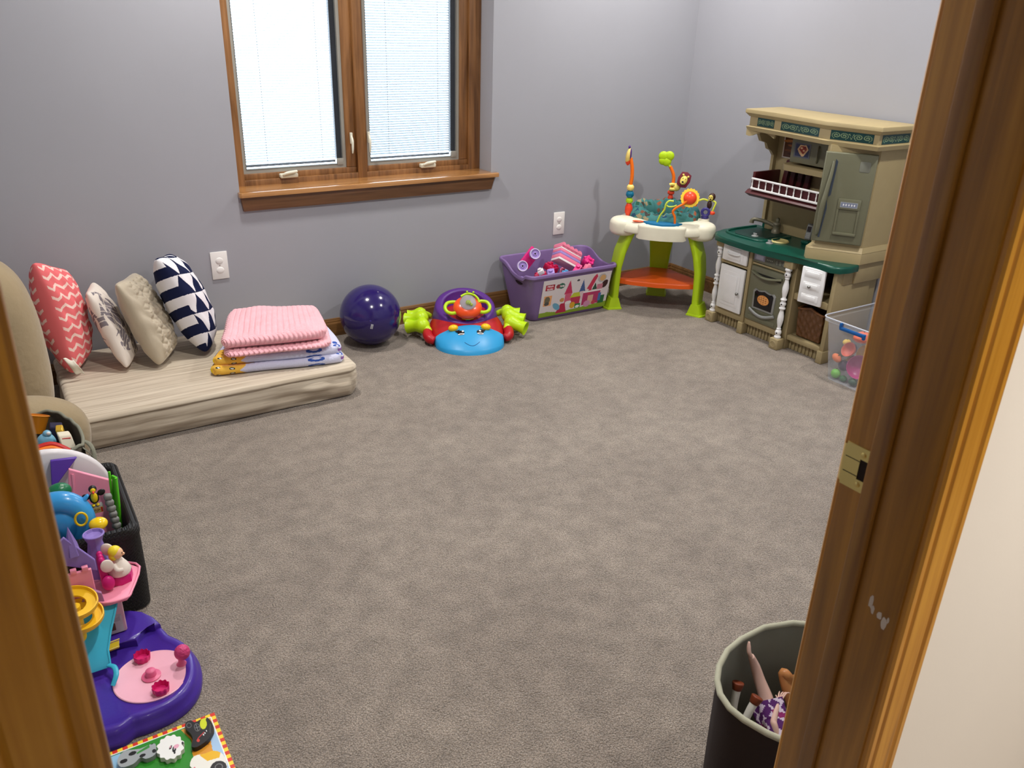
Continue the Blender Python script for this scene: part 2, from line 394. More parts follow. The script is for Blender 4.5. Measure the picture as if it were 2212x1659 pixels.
for k, (x0, x1, gx0, gx1, cr, lk) in enumerate(((.984, 1.518, .984, 1.467, 1.181, 1.490), (1.562, 2.115, 1.573, 2.068, 1.881, 1.577))):
    ys = YW+.012
    m = M(); m.bb(gx1, x1, ys, ys+.04, .7725, 2.0295, .003)
    if gx0 > x0+.002: m.bb(x0, gx0, ys, ys+.04, .7725, 2.0295)
    m.bb(x0, x1, ys, ys+.04, .742, .772, .003); m.bb(x0, x1, ys, ys+.04, 2.03, 2.06)
    sash = m.build('window_sash', WD_WIN, win)
    m = M(); g = .019; z0, z1 = .772, 2.03
    m.bb(gx0, gx0+g, ys+.006, ys+.036, z0+g, z1-g); m.bb(gx1-g, gx1, ys+.006, ys+.036, z0+g, z1-g)
    m.bb(gx0, gx1, ys+.006, ys+.036, z0, z0+g); m.bb(gx0, gx1, ys+.006, ys+.036, z1-g, z1)
    m.build('gasket', G_GREY, sash)
    a, b_ = gx0+g, gx1-g
    M().bb(b_-.024, b_, ys+.012, ys+.034, z0+g+.018, z1-g).build('blind_track', G_BLACK, sash)
    M().bb(b_-.026, b_+.004, ys+.002, ys+.012, z0+g-.006, z0+g+.024, .001).build('blind_slider', G_GREY, sash)
    M().bb(a-.004, b_+.004, ys+.0045, ys+.0065, z0+g-.004, z1-g+.004).build('pane', GLASS, sash, smooth=0)
    # blind: tilted slats, ladder cords, bottom rail
    m = M(); zz = z0+g+.03; tilt = math.radians(15 if k == 0 else 24)
    while zz < z1-g-.01:
        xs = b_-.028
        m.box(((a+xs)/2, ys+.024, zz), (xs-a, .0145, .0007), rot=(tilt, 0, 0)); zz += .0112
    bl = m.build('blind_slats', SLAT, sash, smooth=0)
    m = M()
    for f in (.22, .80): m.cyl((a+(b_-a)*f, ys+.016, z0+g+.01), (a+(b_-a)*f, ys+.016, z1-g), .0009, seg=6)
    m.bb(a, b_-.028, ys+.017, ys+.031, z0+g+.006, z0+g+.017, .002)
    m.build('blind_rail', pm('blind_rail_grey', (120, 128, 136), rough=.35), sash)
    IV = pm('ivory_hardware', (214, 212, 194), rough=.35)
    m = M(); m.box((cr, YW-.004, .757), (.082, .03, .02), .006, 3); m.tube([(cr-.03, YW-.022, .764), (cr-.012, YW-.027, .771), (cr+.012, YW-.027, .774), (cr+.034, YW-.024, .776)], [.006, .0075, .0075, .006], 10, sub=3)
    m.build('crank_handle', IV, win)
    m = M(); m.box((lk, YW-.002, .905), (.011, .012, .05), .002); m.tube([(lk, YW-.006, .915), (lk-.002, YW-.022, .895), (lk-.004, YW-.026, .86), (lk-.005, YW-.024, .84)], [.004, .006, .005, .003], 8, sub=3)
    m.build('sash_lock', IV, win)
# wooden stool and apron
m = M(); yy0 = 3.594
m.prism([(.918, YB-.002), (.918, yy0+.006), (.926, yy0), (2.205, yy0), (2.212, yy0+.006), (2.212, YB-.002)], .702, .722, .004)
m.bb(WX0+.001, WX1-.001, YB-.003, YW+.006, .702, .722)
m.build('window_stool', WD_STOOL, win, smooth=30)
M().prism([(.934, .640), (2.176, .640), (2.196, .7), (.926, .7)], 0, .016, .002, T=Matrix(((1, 0, 0, 0), (0, 0, -1, YB), (0, 1, 0, 0), (0, 0, 0, 1)))).build('window_apron', WD_APR, win, smooth=30)

# door opening: jambs, stops, casings, strike plate
door = root('door_1', ((J0+J1)/2, ym, 0), kind='structure')
m = M(); m.bb(J1, J1+.019, YH, YF, 0, DZ, .0015)
m.build('jamb', WD_JAMB, door)
M().bb(J0-.019, J0, YH, YF, 0, DZ, .0015).build('jamb', WD_JAMB, door)
M().bb(J0-.019, J1+.019, YH, YF, DZ, DZ+.019, .0015).build('jamb_head', WD_JAMB, door)
# stop on the hall side of the rebate: from tan 1.68 to 1.76
M().bb(J1-.009, J1, .470, .4925, 0, DZ, .003).build('door_stop', WD_STOP, door)
M().bb(J0+.011, J1-.011, .470, .4925, DZ-.011, DZ, .003).build('door_stop', WD_JAMB, door)
def casing(x, side, y, dy, name='casing'):
    """profiled casing board; x inner edge, side +1 grows to +x, dy outward direction"""
    pr = [(0, 0), (0, .006), (.003, .009), (.010, .0095), (.013, .007), (.017, .0105), (.030, .013), (.040, .0145), (.044, .012), (.048, .0155), (.055, .016), (.057, .013), (.057, 0)]
    m = M(); vs = []
    for z in (0, DZ+.06):
        vs += [(x+side*a, y+dy*h, z) for a, h in pr]
    k = len(pr); m.add(vs, [(i, (i+1) % k, k+(i+1) % k, k+i) for i in range(k)]+[tuple(range(k)), tuple(range(2*k-1, k-1, -1))])
    return m.build(name, WD_CASE, door, smooth=25)
casing(J1+.004, 1, YH, -1); casing(J0-.0035, -1, YH, -1)
casing(J1+.005, 1, YF, 1); casing(J0-.005, -1, YF, 1)
M().bb(J0-.06, J1+.06, YH-.015, YH, DZ+.004, DZ+.06, .003).build('casing_head', WD_CASE, door)
M().bb(J0-.06, J1+.06, YF, YF+.015, DZ+.004, DZ+.06, .003).build('casing_head', WD_CASE, door)
BRASS = pm('brass', (226, 208, 134), rough=.4, metal=1.0, bump=(120, .1, .0003))
DARK = pm('hole_shade_dark', (30, 18, 10), rough=.8)  # dark fill standing in for shade inside the latch hole, slots and hub
m = M(); xp = J1-.0012; zc = .960
# plate with a square latch hole and a curved lip
y0, y1 = .490, .527
hy0, hy1, hz0, hz1 = .491, .506, zc-.0135, zc+.0135
for (a, b_, c, d) in ((y0, hy0, zc-.029, zc+.029), (hy1, y1, zc-.029, zc+.029), (hy0, hy1, zc-.029, hz0), (hy0, hy1, hz1, zc+.029)): m.bb(xp, J1+.0003, a, b_, c, d)
m.tube([(xp+.0006, .526, zc), (xp+.001, .531, zc), (xp+.005, .534, zc)], [.022, .021, .02], 4, flat=1.0) if False else None
vs = []; n = 6
for i in range(n+1):
    a = i/n*PI/2*1.1
    for z in (zc-.026+.004*i/n, zc+.026-.004*i/n): vs.append((xp+.007*(1-math.cos(a)), y1-.0005+.007*math.sin(a), z))
fs = [(2*i, 2*i+2, 2*i+3, 2*i+1) for i in range(n)]; m.add(vs, fs)
plate = m.build('strike_plate', BRASS, door, smooth=30)
m = M()
for z in (zc-.020, zc+.020): m.lathe([(0, .0016), (.002, .0015), (.0035, .0006), (.0038, 0)], 16, Tm((xp, .503, z), (0, -PI/2, 0)))
m.build('screw', BRASS, plate)
M().bb(J1-.0004, J1+.0004, hy0, hy1, hz0, hz1).build('latch_hole_shade', DARK, plate, smooth=0)
m = M()
for z in (zc-.010, zc+.010): m.bb(xp-.0002, xp+.0001, hy1, y1-.001, z-.0005, z+.0005)
m.build('plate_slot', DARK, plate, smooth=0)
# paint scuffs on the jamb and casing
SC = pm('pale_scuff_paint', (214, 206, 196), rough=.8)
m = M()
for (y, z, w_, h_) in ((0.450, .800, .004, .012), (0.446, .790, .003, .009), (0.436, .788, .004, .007), (0.429, .782, .005, .010), (0.424, .789, .002, .005)):
    xx_ = J1-.0003
    pts = [(w_*math.cos(t)*rnd.uniform(.6, 1.1), h_*math.sin(t)*rnd.uniform(.6, 1.1)) for t in [i*2*PI/9 for i in range(9)]]
    m.add([(xx_, y+a, z+b_) for a, b_ in pts], [tuple(range(9))])
m.build('paint_scuff', SC, door, smooth=0)

# ceiling lamps
def clight(x, y, label, cat, group, pw, col, spot=False):
    r = root('ceiling_light', (x, y, H_CEIL), label, cat, group)
    M().lathe([(.075, 0), (.098, 0), (.098, -.004), (.078, -.010), (.075, -.006), (.075, 0)], 32, Tm((x, y, H_CEIL)), cap=False).build('trim_ring', pm('white_trim', (240, 240, 236), rough=.4), r)
    M().lathe([(0, -.003), (.075, -.003), (.075, -.001), (0, -.001)], 32, Tm((x, y, H_CEIL))).build('diffuser', pm('lamp_diffuser', (255, 240, 220), emit=14), r)
    l = lamp(x, y, pw, col, spot=spot); l.parent = r; l.location = (0, 0, -.012)
names = ['near the window and left wall', 'near the window and toy kitchen corner', 'nearest the doorway on the left', 'nearest the doorway on the right']
for (x, y), n_ in zip(ROOM_LAMPS, names): clight(x, y, 'round recessed ceiling light '+n_, 'ceiling light', 'recessed ceiling lights in the playroom', ROOM_W, ROOM_COL)
for (x, y), pw_, n_ in zip(HALL_LAMPS, HALL_W, ('at the far end of the hall', 'added beside the doorway to light the right casing')): clight(x, y, 'warm round ceiling light in the hallway '+n_, 'ceiling light', 'hallway ceiling lights', pw_, HALL_COL, spot=x > 1)

# wall outlets with safety covers
def outlet(x, z, label):
    r = root('wall_outlet', (x, YB, z), label, 'outlet', 'wall outlets under the window')
    W = pm('white_outlet_plastic', (238, 236, 232), rough=.35)
    m = M(); m.box((x, YB-.003, z), (.072, .006, .122), .0025, 2); m.build('cover_plate', W, r)
    for dz in (.021, -.021):
        m = M(); m.ell((x, YB-.006, z+dz), (.0165, .004, .0145), 24, 10); m.build('outlet_cap', W, r)
    M().lathe([(0, .001), (.0025, .0008), (.003, 0)], 12, Tm((x, YB-.006, z), (PI/2, 0, 0))).build('screw', pm('grey_screw', (170, 168, 160), rough=.4, metal=.7), r)
outlet(.808, .415, 'white wall outlet above the navy pillow and the pink blanket')
outlet(2.615, .419, 'white wall outlet above the purple block bin')

# ------------------------------------------------------------------ crib mattress with fitted sheet
def sstep(a, b, x): t = min(1, max(0, (x-a)/(b-a))); return t*t*(3-2*t)
def sheetmat():
    m = bpy.data.materials.new('striped_linen_sheet'); m.use_nodes = True; N, L = nt(m); b = N['Principled BSDF']
    tc = N.new('ShaderNodeTexCoord'); mp = N.new('ShaderNodeMapping'); mp.inputs['Scale'].default_value = (1.6, 46, 60); mp.inputs['Rotation'].default_value = (0, 0, .02)
    L.new(tc.outputs['Object'], mp.inputs['Vector'])
    n = N.new('ShaderNodeTexNoise'); n.inputs['Scale'].default_value = 1.6; n.inputs['Detail'].default_value = 4; L.new(mp.outputs['Vector'], n.inputs['Vector'])
    r = N.new('ShaderNodeValToRGB'); e = r.color_ramp.elements; e[0].position = .36; e[0].color = lin((182, 168, 148)); e[1].position = .64; e[1].color = lin((212, 200, 180))
    L.new(n.outputs['Fac'], r.inputs['Fac']); L.new(r.outputs['Color'], b.inputs['Base Color']); b.inputs['Roughness'].default_value = .85
    b.inputs['Sheen Weight'].default_value = .2; b.inputs['Specular IOR Level'].default_value = .2
    n2 = N.new('ShaderNodeTexNoise'); n2.inputs['Scale'].default_value = 600; L.new(tc.outputs['Object'], n2.inputs['Vector'])
    bp = N.new('ShaderNodeBump'); bp.inputs['Strength'].default_value = .3; bp.inputs['Distance'].default_value = .001
    L.new(n2.outputs['Fac'], bp.inputs['Height']); L.new(bp.outputs['Normal'], b.inputs['Normal']); return m
MX0, MX1, MY0, MY1, MZ = .105, 1.150, 2.928, 3.598, .135
mat_r = root('mattress', ((MX0+MX1)/2, (MY0+MY1)/2, 0), 'beige striped crib mattress lying on the carpet along the window wall', 'mattress')
def mattress():
    m = M(); cx, cy = (MX0+MX1)/2, (MY0+MY1)/2; hx, hy = (MX1-MX0)/2, (MY1-MY0)/2; NU, NV = 420, 70
    # perimeter parametrisation with rounded corners
    R = .045; segs = [(2*hx-2*R, 0), (PI/2*R, 1), (2*hy-2*R, 0), (PI/2*R, 1)]*2
    per = 2*(2*hx-2*R)+2*(2*hy-2*R)+2*PI*R
    def pt(u, off):
        s = u*per; x, y, a = cx-hx+R, cy-hy, 0.0
        for L_, k in [(2*hx-2*R, 0), (PI/2*R, 1), (2*hy-2*R, 0), (PI/2*R, 1), (2*hx-2*R, 0), (PI/2*R, 1), (2*hy-2*R, 0), (PI/2*R, 1)]:
            if s <= L_+1e-9:
                if k == 0: px, py = x+math.cos(a)*s, y+math.sin(a)*s
                else:
                    c_ = (x-math.sin(a)*R, y+math.cos(a)*R); t = s/R
                    px, py = c_[0]+math.sin(a+t)*R, c_[1]-math.cos(a+t)*R; aa = a+t; return px-(-math.sin(aa))*off*1.0, py-(math.cos(aa))*off, aa
                return px+math.sin(a)*off, py-math.cos(a)*off, a
            s -= L_
            if k == 0: x, y = x+math.cos(a)*L_, y+math.sin(a)*L_
            else:
                c_ = (x-math.sin(a)*R, y+math.cos(a)*R); a += PI/2; x, y = c_[0]+math.sin(a)*R, c_[1]-math.cos(a)*R
        return x, y, a
    def fn(u, v):
        # v: 0 bottom .. .55 top edge .. 1 centre of top
        if v < .5:
            t = v/.5; x, y, a = pt(u % 1.0, 0); z = .004+t*(MZ-.022)
            off = -.010*abs(2*t-1)**3 + (.010*sstep(0, .4, t)-.006)
            s = (u % 1.0)*per
            front = 1 if a < .1 else .4
            fold = .0085*math.sin((s*13+t*5.2))*math.sin(math.pi*t)**.6*sstep(.35, .75, s/(2*hx)) if a < .1 else .003*math.sin(s*24+t*3)*math.sin(math.pi*t)
            fold += .0026*math.sin(s*31-t*6+math.sin(s*7)*2)*math.sin(math.pi*t)**.5
            if a < .1: fold += .0018*math.sin(s*5+t*17)*math.sin(math.pi*t)
            x, y, _ = pt(u % 1.0, off+fold); return (x, y, z)
        t = (v-.5)/.5; e = 1-(1-t)**1.0
        r = 0.022
        if t < .2:
            q = t/.2*PI/2; off = -r*(1-math.cos(q)); z = MZ-.018+.018*math.sin(q); x, y, a = pt(u % 1.0, off+.004); return (x, y, z)
        q = (t-.2)/.8; x, y, a = pt(u % 1.0, -.018); X_ = x+(cx-x)*q; Y_ = y+(cy-y)*q
        if q > 0: X_ = x+(max(min(x, cx+hx-hy), cx-hx+hy)-x)*q
        z = MZ+.0008*math.sin(X_*19+Y_*8)*min(1, q*6)+.0012*math.sin(Y_*70+math.sin(X_*5))*math.exp(-((Y_-MY0-.05)/.04)**2)*min(1, q*12)
        return (X_, Y_, z)
    m.grid(fn, NU, NV, cu=True)
    m.build('fitted_sheet', sheetmat(), mat_r, weld=True, smooth=75)
    M().box((cx, cy, .03), (2*hx-.05, 2*hy-.05, .05), .02).build('foam_core', pm('foam', (200, 196, 180), rough=.9), mat_r)
mattress()

# ------------------------------------------------------------------ cushions
def cushion(name, NT, NB, FB, FT, th, mat, par, fn_col=None, n=90, puff=.44, wr=.004, seed=0, pinch=.06, tex=None, bias=.5):
    """pillow spanned between four seam corners; th thickness; front side = the side seen when NT->NB->FB runs round it"""
    NT, NB, FB, FT = map(Vector, (NT, NB, FB, FT)); r = random.Random(seed); ph = [r.uniform(0, 6) for _ in range(8)]
    Nn = ((FB-NB).cross(NT-NB)).normalized(); C0 = (NT+NB+FB+FT)/4
    def side(sg):
        def f(u, v):
            P = (NB*(1-u)+FB*u)*(1-v)+(NT*(1-u)+FT*u)*v
            a, b_ = 4*u*(1-u), 4*v*(1-v)
            # edges are drawn in between the corners
            P = P+(C0-P)*(pinch*(b_*(1-a)**2+a*(1-b_)**2))*.9
            P = P+(C0-P)*.07*((1-a)*(1-b_))**3
            h = (max(a, 0)**puff*max(b_, 0)**puff)
            w_ = wr*(math.sin(u*17+v*9+ph[0])*math.sin(v*13-u*5+ph[1])+.6*math.sin(u*31+ph[2])*math.sin(v*27+u*9+ph[3]))*min(1, (a*b_)*3)
            w_ += wr*1.4*math.sin((math.atan2(v-.5, u-.5))*11+ph[4])*max(0, .35-(a*b_))*min(1, a*b_*14)
            t_ = tex(u, v)*min(1, a*b_*5) if (tex and sg > 0) else 0
            k = bias if sg > 0 else 1-bias
            return P+Nn*sg*(th*k*h*1.0+w_+t_)
        return f
    m = M(); m.grid(side(1), n, n); m.grid(side(-1), n, n)
    cols = None
    if fn_col:
        cols = []
        for sg in (1, -1):
            for j in range(n):
                for i in range(n): cols.append(fn_col((i+.5)/n, (j+.5)/n, sg))
        # second grid must face outward
        k = n*n; m.f = m.f[:k]+[tuple(reversed(f)) for f in m.f[k:]]
    return m.build(name, mat, par, cols=cols, weld=True, smooth=80)
FABR = lambda nm: art(nm, rough=.85, bump=(700, .25, .0008), spec=.15)

# coral chevron pillow
CORAL, CR_W = lin((238, 118, 122)), lin((248, 214, 204))
def chev(u, v, sg):
    if u < .012 or u > .985: return CORAL
    u = u**.75; rows = 11; y = v*rows; z = abs(((u*4.5) % 1)-.5)*2; d = y-math.floor(y)-.24-.50*z
    wob = .03*math.sin(u*40+v*30)
    return CR_W if abs(d+wob) < .155 and .03 < v < .97 else CORAL
p = root('throw_pillow', (.12, 3.45, MZ), 'coral pink throw pillow with white chevron zigzags and a white care tag', 'pillow', 'throw pillows leaning on the mattress')
cushion('pillow_cover', (.098, 3.34, .600), (.150, 3.30, .148), (.232, 3.52, .150), (.212, 3.58, .490), .158, FABR('chevron_cotton'), p, chev, n=210, seed=1, bias=.42, pinch=.06)
m = M(); m.grid(lambda u, v: Vector((.128, 3.285, .235))+Vector((.034*u+.03*v, -.006-.008*math.sin(v*5), -.070*v-.012*u+.004*math.sin(u*6+v*4))), 8, 12)
m.build('care_tag', pm('care_tag_white', (232, 228, 214), rough=.8), p, solid=.0007)
# damask pillow
WH, DG = lin((226, 216, 206)), lin((132, 124, 130))
def damask(u, v, sg):
    def leaf(cx, cy, r, a, k=1.0):
        dx, dy = u-cx, v-cy; c_, s_ = math.cos(a), math.sin(a); x, y = dx*c_+dy*s_, -dx*s_+dy*c_
        rr = math.hypot(x, y*k); th = math.atan2(y*k, x)
        return rr < r*(.7+.3*math.cos(th*5+1.5*math.sin(rr*60)))
    inn = leaf(.30, .62, .30, .5, .75) or leaf(.2, .33, .17, 1.2) or leaf(.55, .20, .16, 2.2) or leaf(.8, .08, .10, .4) or leaf(.78, .33, .08, .1)
    vein = abs(math.sin(u*26+6*math.sin(v*9))) < .22 or abs(u-.32-.12*math.sin(v*7)) < .012
    return DG if inn and not vein else WH
p = root('throw_pillow', (.3, 3.42, MZ), 'small white throw pillow with grey damask leaf print', 'pillow', 'throw pillows leaning on the mattress')
cushion('pillow_cover', (.252, 3.36, .450), (.335, 3.262, .150), (.405, 3.45, .150), (.296, 3.55, .440), .092, FABR('damask_cotton'), p, damask, n=170, seed=2, wr=.003)
# beige tufted pillow
def tuft(u, v):
    if u < .10: return 0
    s = 7.0; x = u*s*.8; y = v*s; row = math.floor(y); xx = (x+(row % 2)*.5) % 1-.5; yy_ = (y % 1)-.5
    r = math.hypot(xx, yy_); th = math.atan2(yy_, xx)
    return (-.010*math.exp(-(r/.17)**2)+.0055*abs(math.cos(th*3))*min(1, r*2.2))*sstep(.10, .16, u)
p = root('throw_pillow', (.47, 3.4, MZ), 'beige throw pillow with pinched smocked tufts on its front', 'pillow', 'throw pillows leaning on the mattress')
cushion('pillow_cover', (.348, 3.31, .488), (.448, 3.235, .148), (.550, 3.43, .150), (.455, 3.56, .455), .128, pm('beige_taffeta', (186, 174, 152), rough=.55, bump=(60, .25, .003), sheen=.3), p, None, n=150, seed=3, tex=tuft, wr=.004, bias=.52)
# navy and white triangle pillow
NV_, NW = lin((24, 32, 66)), lin((236, 236, 240))
def tri(u, v, sg):
    rows = 5.0; y = v*rows+.3*math.sin(u*2.6); f_ = y % 1; k = int(math.floor(y))
    if f_ < .05: return NV_
    if sg < 0 or u < .02:
        return NV_ if (f_ < .5) else NW
    x = (u**.8*3.2+k*.37) % 1
    return NV_ if abs(x-.5)*2 < 1-f_ else NW
p = root('throw_pillow', (.62, 3.42, MZ), 'navy blue throw pillow with rows of white triangles, nearest the blankets', 'pillow', 'throw pillows leaning on the mattress')
cushion('pillow_cover', (.500, 3.29, .575), (.640, 3.278, .150), (.706, 3.50, .150), (.594, 3.565, .515), .158, FABR('navy_canvas'), p, tri, n=210, seed=4, wr=.003, bias=.52, pinch=.07)
# olive-tan floor cushion chair standing at the left end of the mattress
TAN = pm('olive_tan_corduroy', (158, 140, 108), rough=.8, bump=(45, .5, .004), sheen=.3)
p = root('floor_cushion_chair', (-.1, 3.05, 0), 'large olive tan padded floor chair with thick arms at the mattress end', 'cushion chair')
m = M(); m.ell((-.085, 3.135, .340), (.165, .155, .338), 44, 30, .72, .8, rot=(0, -.02, 0)); m.build('backrest', TAN, p, smooth=80)
m = M(); m.ell((0, 0, 0), (.190, .104, .146), 44, 26, .80, .85, T=Tm((-.042, 2.818, .148), (0, .16, 0))); m.build('arm', TAN, p, smooth=80)
m = M(); m.ell((-.15, 3.44, .14), (.17, .12, .138), 32, 20, .72, .85); m.build('arm', TAN, p, smooth=80)

# ------------------------------------------------------------------ folded blankets
def slab(m, C, z0, z1, nu=120, nv=90, wav=.004, scal=0, rim=.06, ph=0, bump=None, sag=0):
    """soft folded layer: C = four corners (x,y) front-left, front-right, back-right, back-left"""
    FL, FR, BR, BL = [Vector((c[0], c[1], 0)) for c in C]; h = z1-z0
    def base_(u, v): return (FL*(1-u)+FR*u)*(1-v)+(BL*(1-u)+BR*u)*v
    ctr = (FL+FR+BR+BL)/4
    def f(top):
        def g(u, v):
            uu = .5-.5*math.cos(math.pi*u); vv = .5-.5*math.cos(math.pi*v)
            P = base_(uu, vv); d = min(uu, 1-uu, vv, 1-vv)
            e = min(1, d/rim); s = (1-(1-e)**2)**.5
            if scal: P = P+(P-ctr).normalized()*scal*(abs(math.sin((uu+vv*.7)*70))-.5)*max(0, 1-d/.05)
            P = P+(P-ctr)*.012*math.sin(uu*9+vv*7+ph)
            P = P+(ctr-P)*.10*((1-4*uu*(1-uu))*(1-4*vv*(1-vv)))**4
            z = z0+h*.5+(h*.5*s if top else -h*.5*s)
            if top:
                z += wav*(math.sin(uu*7+vv*4+ph)+.5*math.sin(uu*15-vv*9+ph*2))*e-sag*((uu-.5)**2*4)*e
                if bump: z += bump(uu, vv)*e
            return Vector((P.x, P.y, max(z, z0)))
        return g
    m.grid(f(True), nu, nv); m.grid(f(False), nu, nv)
# fleece with purple binding
FZ0 = MZ+.002
def fleece(nu, nv):
    sh = [('e', .10, .12, .24, .24, 20, (240, 190, 80)), ('e', .30, .22, .12, .09, 30, (240, 178, 110)), ('e', .02, .3, .05, .2, 0, (250, 220, 40)), ('e', .5, .3, .13, .12, 10, (170, 170, 196)),
          ('e', .16, .10, .028, .022, 20, (40, 60, 60)), ('e', .17, .10, .014, .016, 20, (236, 240, 236)), ('e', .27, .06, .018, .028, 10, (50, 60, 60)), ('e', .27, .06, .009, .014, 10, (236, 240, 236)), ('e', .06, .75, .05, .1, 0, (120, 190, 80)),
          ('e', .68, .08, .05, .05, 0, (60, 90, 170)), ('e', .68, .10, .025, .025, 0, (206, 210, 232)), ('e', .88, .18, .06, .05, 40, (60, 90, 170)), ('e', .86, .28, .03, .04, 10, (60, 90, 170)), ('e', .88, .17, .02, .03, 0, (206, 210, 232)),
          ('e', .04, .5, .02, .3, 10, (70, 90, 150)), ('r', .965, 0, 1, 1, (150, 104, 176))]
    return raster(nu, nv, (206, 208, 232), sh)
bl = root('fleece_blanket', (.86, 3.15, MZ), 'folded lavender fleece blanket with yellow and blue print and purple edge', 'blanket')
m = M(); C1 = [(.592, 3.075), (1.118, 2.958), (1.150, 3.30), (.775, 3.40)]
slab(m, C1, FZ0, FZ0+.036, 150, 110, wav=.002, ph=1); c = fleece(150, 110); 
m.f = m.f[:150*110]+[tuple(reversed(f)) for f in m.f[150*110:]]
m.build('bottom_fold', art('fleece_print', rough=.95, bump=(180, .6, .003), spec=.1), bl, cols=np.vstack([c, c]).tolist(), weld=True, smooth=80)
m = M(); C2 = [(.606, 3.090), (1.112, 2.972), (1.155, 3.29), (.780, 3.39)]
slab(m, C2, FZ0+.033, FZ0+.068, 150, 110, wav=.002, ph=2); m.f = m.f[:150*110]+[tuple(reversed(f)) for f in m.f[150*110:]]
m.build('top_fold', MC['fleece_print'], bl, cols=np.vstack([c, c]).tolist(), weld=True, smooth=80)
# pink crochet blanket: three folds with scalloped edges and rows of open stitches
PK = pm('pink_crochet_yarn', (254, 190, 200), rough=.9, bump=(420, .8, .003), sheen=.4, var=(30, .06))
bk = root('crochet_blanket', (.9, 3.2, MZ), 'folded pink crocheted blanket with scalloped edge on the fleece blanket', 'blanket')
def stitch(u, v):
    row = (u*18) % 1; hole = ((v*34+math.floor(u*18)*.5) % 1)
    return -.0062*math.exp(-((row-.5)/.16)**2)*(.35+.65*(hole < .55))+.0016*math.sin(v*210)*math.sin(u*180)
zt = FZ0+.073
for i, (dx, dy, sx_, t_, w_) in enumerate(((0, 0, 1, .028, .0015), (-.006, .014, .985, .062, .007))):
    C = [(.652+dx, 3.045+dy), (.655+dx+.405*sx_, 3.045+dy-.080*sx_), (1.135+dx-(1-sx_)*.3, 3.295+dy), (.790+dx, 3.41+dy)]
    m = M(); slab(m, C, zt, zt+t_, 300 if i == 1 else 170, 220 if i == 1 else 100, wav=w_, scal=.010 if i == 0 else .007, ph=i*1.7+.6, bump=stitch, sag=.012 if i == 1 else 0, rim=.1+.06*i)
    m.build('fold', PK, bk, weld=True, smooth=80); zt += t_-.002

# ------------------------------------------------------------------ purple ball
b = root('exercise_ball', (1.425, 3.447, 0), 'shiny dark purple rubber ball on the carpet against the wall', 'ball')
bc = Vector((1.425, 3.447, .1425))
PUR = pm('purple_rubber', (38, 25, 94), rough=.16, coat=.4, spec=.6, var=(3, .05))
M().ell(bc, .1425, 72, 48).build('ball_skin', PUR, b, smooth=80)
def on_ball(d, up, w_, h_, shapes, base_, name):
    d = Vector(d).normalized(); r_ = Vector((0, 0, 1)).cross(d).normalized(); u_ = d.cross(r_); a = math.radians(up)
    r_, u_ = r_*math.cos(a)+u_*math.sin(a), -r_*math.sin(a)+u_*math.cos(a)
    m = M(); n = 24; m.grid(lambda x, y: bc+(d*.1425+r_*(x-.5)*w_+u_*(y-.5)*h_).normalized()*.1430, n, n)
    return m.build(name, art(), b, cols=raster(n, n, base_, shapes).tolist(), smooth=80)
on_ball((-.355, -.93, -.05), -14, .011, .023, [('r', .2, .1+i*.13, .8, .16+i*.13, (60, 60, 80)) for i in range(6)], (196, 198, 206), 'sticker')
d = Vector((-.38, -.90, .14)).normalized(); m = M(); m.cyl(bc+d*.141, bc+d*.1435, .004, seg=16); m.build('valve', pm('purple_valve', (60, 48, 140), rough=.3), b)

# ------------------------------------------------------------------ ladybug ride-on / activity seat
cr = root('baby_activity_seat', (1.93, 3.30, 0), 'red beetle-shaped baby seat with blue smiling face and green legs', 'toy seat')
T0 = Tm((1.875, 3.33, 0), (0, 0, math.radians(-22)))
RED = pm('red_toy_plastic', (176, 20, 30), rough=.4); BLU = pm('sky_blue_toy_plastic', (44, 156, 214), rough=.38); PRP = pm('purple_toy_plastic', (84, 38, 128), rough=.42)
LIM = pm('lime_toy_plastic', (186, 222, 20), rough=.38, sss=.03); ORG = pm('orange_toy_plastic', (246, 84, 28), rough=.28, coat=.3); YEL = pm('yellow_toy_plastic', (252, 196, 20), rough=.35)
m = M(T0)
def shell(u, v):
    a = 2*PI*u; r = math.sin(v*PI/2); x = .190*r*math.cos(a); y = -.01+.235*r*math.sin(a)
    t = (y+.245)/.47; h = (.045+.075*sstep(0, .7, t))*(1-r**3.2)**.6+.012
    if v > .97: h = .012*(1-(v-.97)/.03)
    return (x, y, h)
m.grid(shell, 60, 36, cu=True); m.build('body_shell', RED, cr, weld=True, smooth=70)
for sx in (-1, 1):
    m = M(T0); m.tube([(sx*.168, -.135, .03), (sx*.19, -.12, .035), (sx*.197, -.085, .045), (sx*.19, -.05, .055)], [.018, .024, .024, .02], 14, sub=4)
    m.build('leg_mount', RED, cr, smooth=80)
def head(u, v):
    x = (u-.5)*2; e = max(0, 1-abs(x)**2.2); yf = -.265*e**.5+(1-e**.5)*(-.115); yb = -.115-.045*0+(-.0)*x*x
    yb = -.085-.03*x*x if e > 0 else -.115
    y = yf+(yb-yf)*v; h = .010+.078*math.sin(v*PI/2)**.8*(.35+.65*e)
    if v == 0: h = 0.0
    return (x*.168, y-.005, h)
m = M(T0); m.grid(head, 60, 26)
m.grid(lambda u, v: (lambda p: (p[0], p[1]+.0, p[2]*(1-v)))(head(u, 1)), 60, 4)
hd = m.build('face', BLU, cr, weld=True, smooth=60)
def onhead(u, v, lift=.001):
    p = Vector(head(u, v)); a = Vector(head(u+.01, v))-p; b_ = Vector(head(u, min(1, v+.01)))-p; n = a.cross(b_).normalized(); return p+n*lift, a.normalized(), b_.normalized(), n
BLK = pm('black_paint', (14, 14, 16), rough=.3); WHT = pm('white_paint', (240, 240, 238), rough=.35)
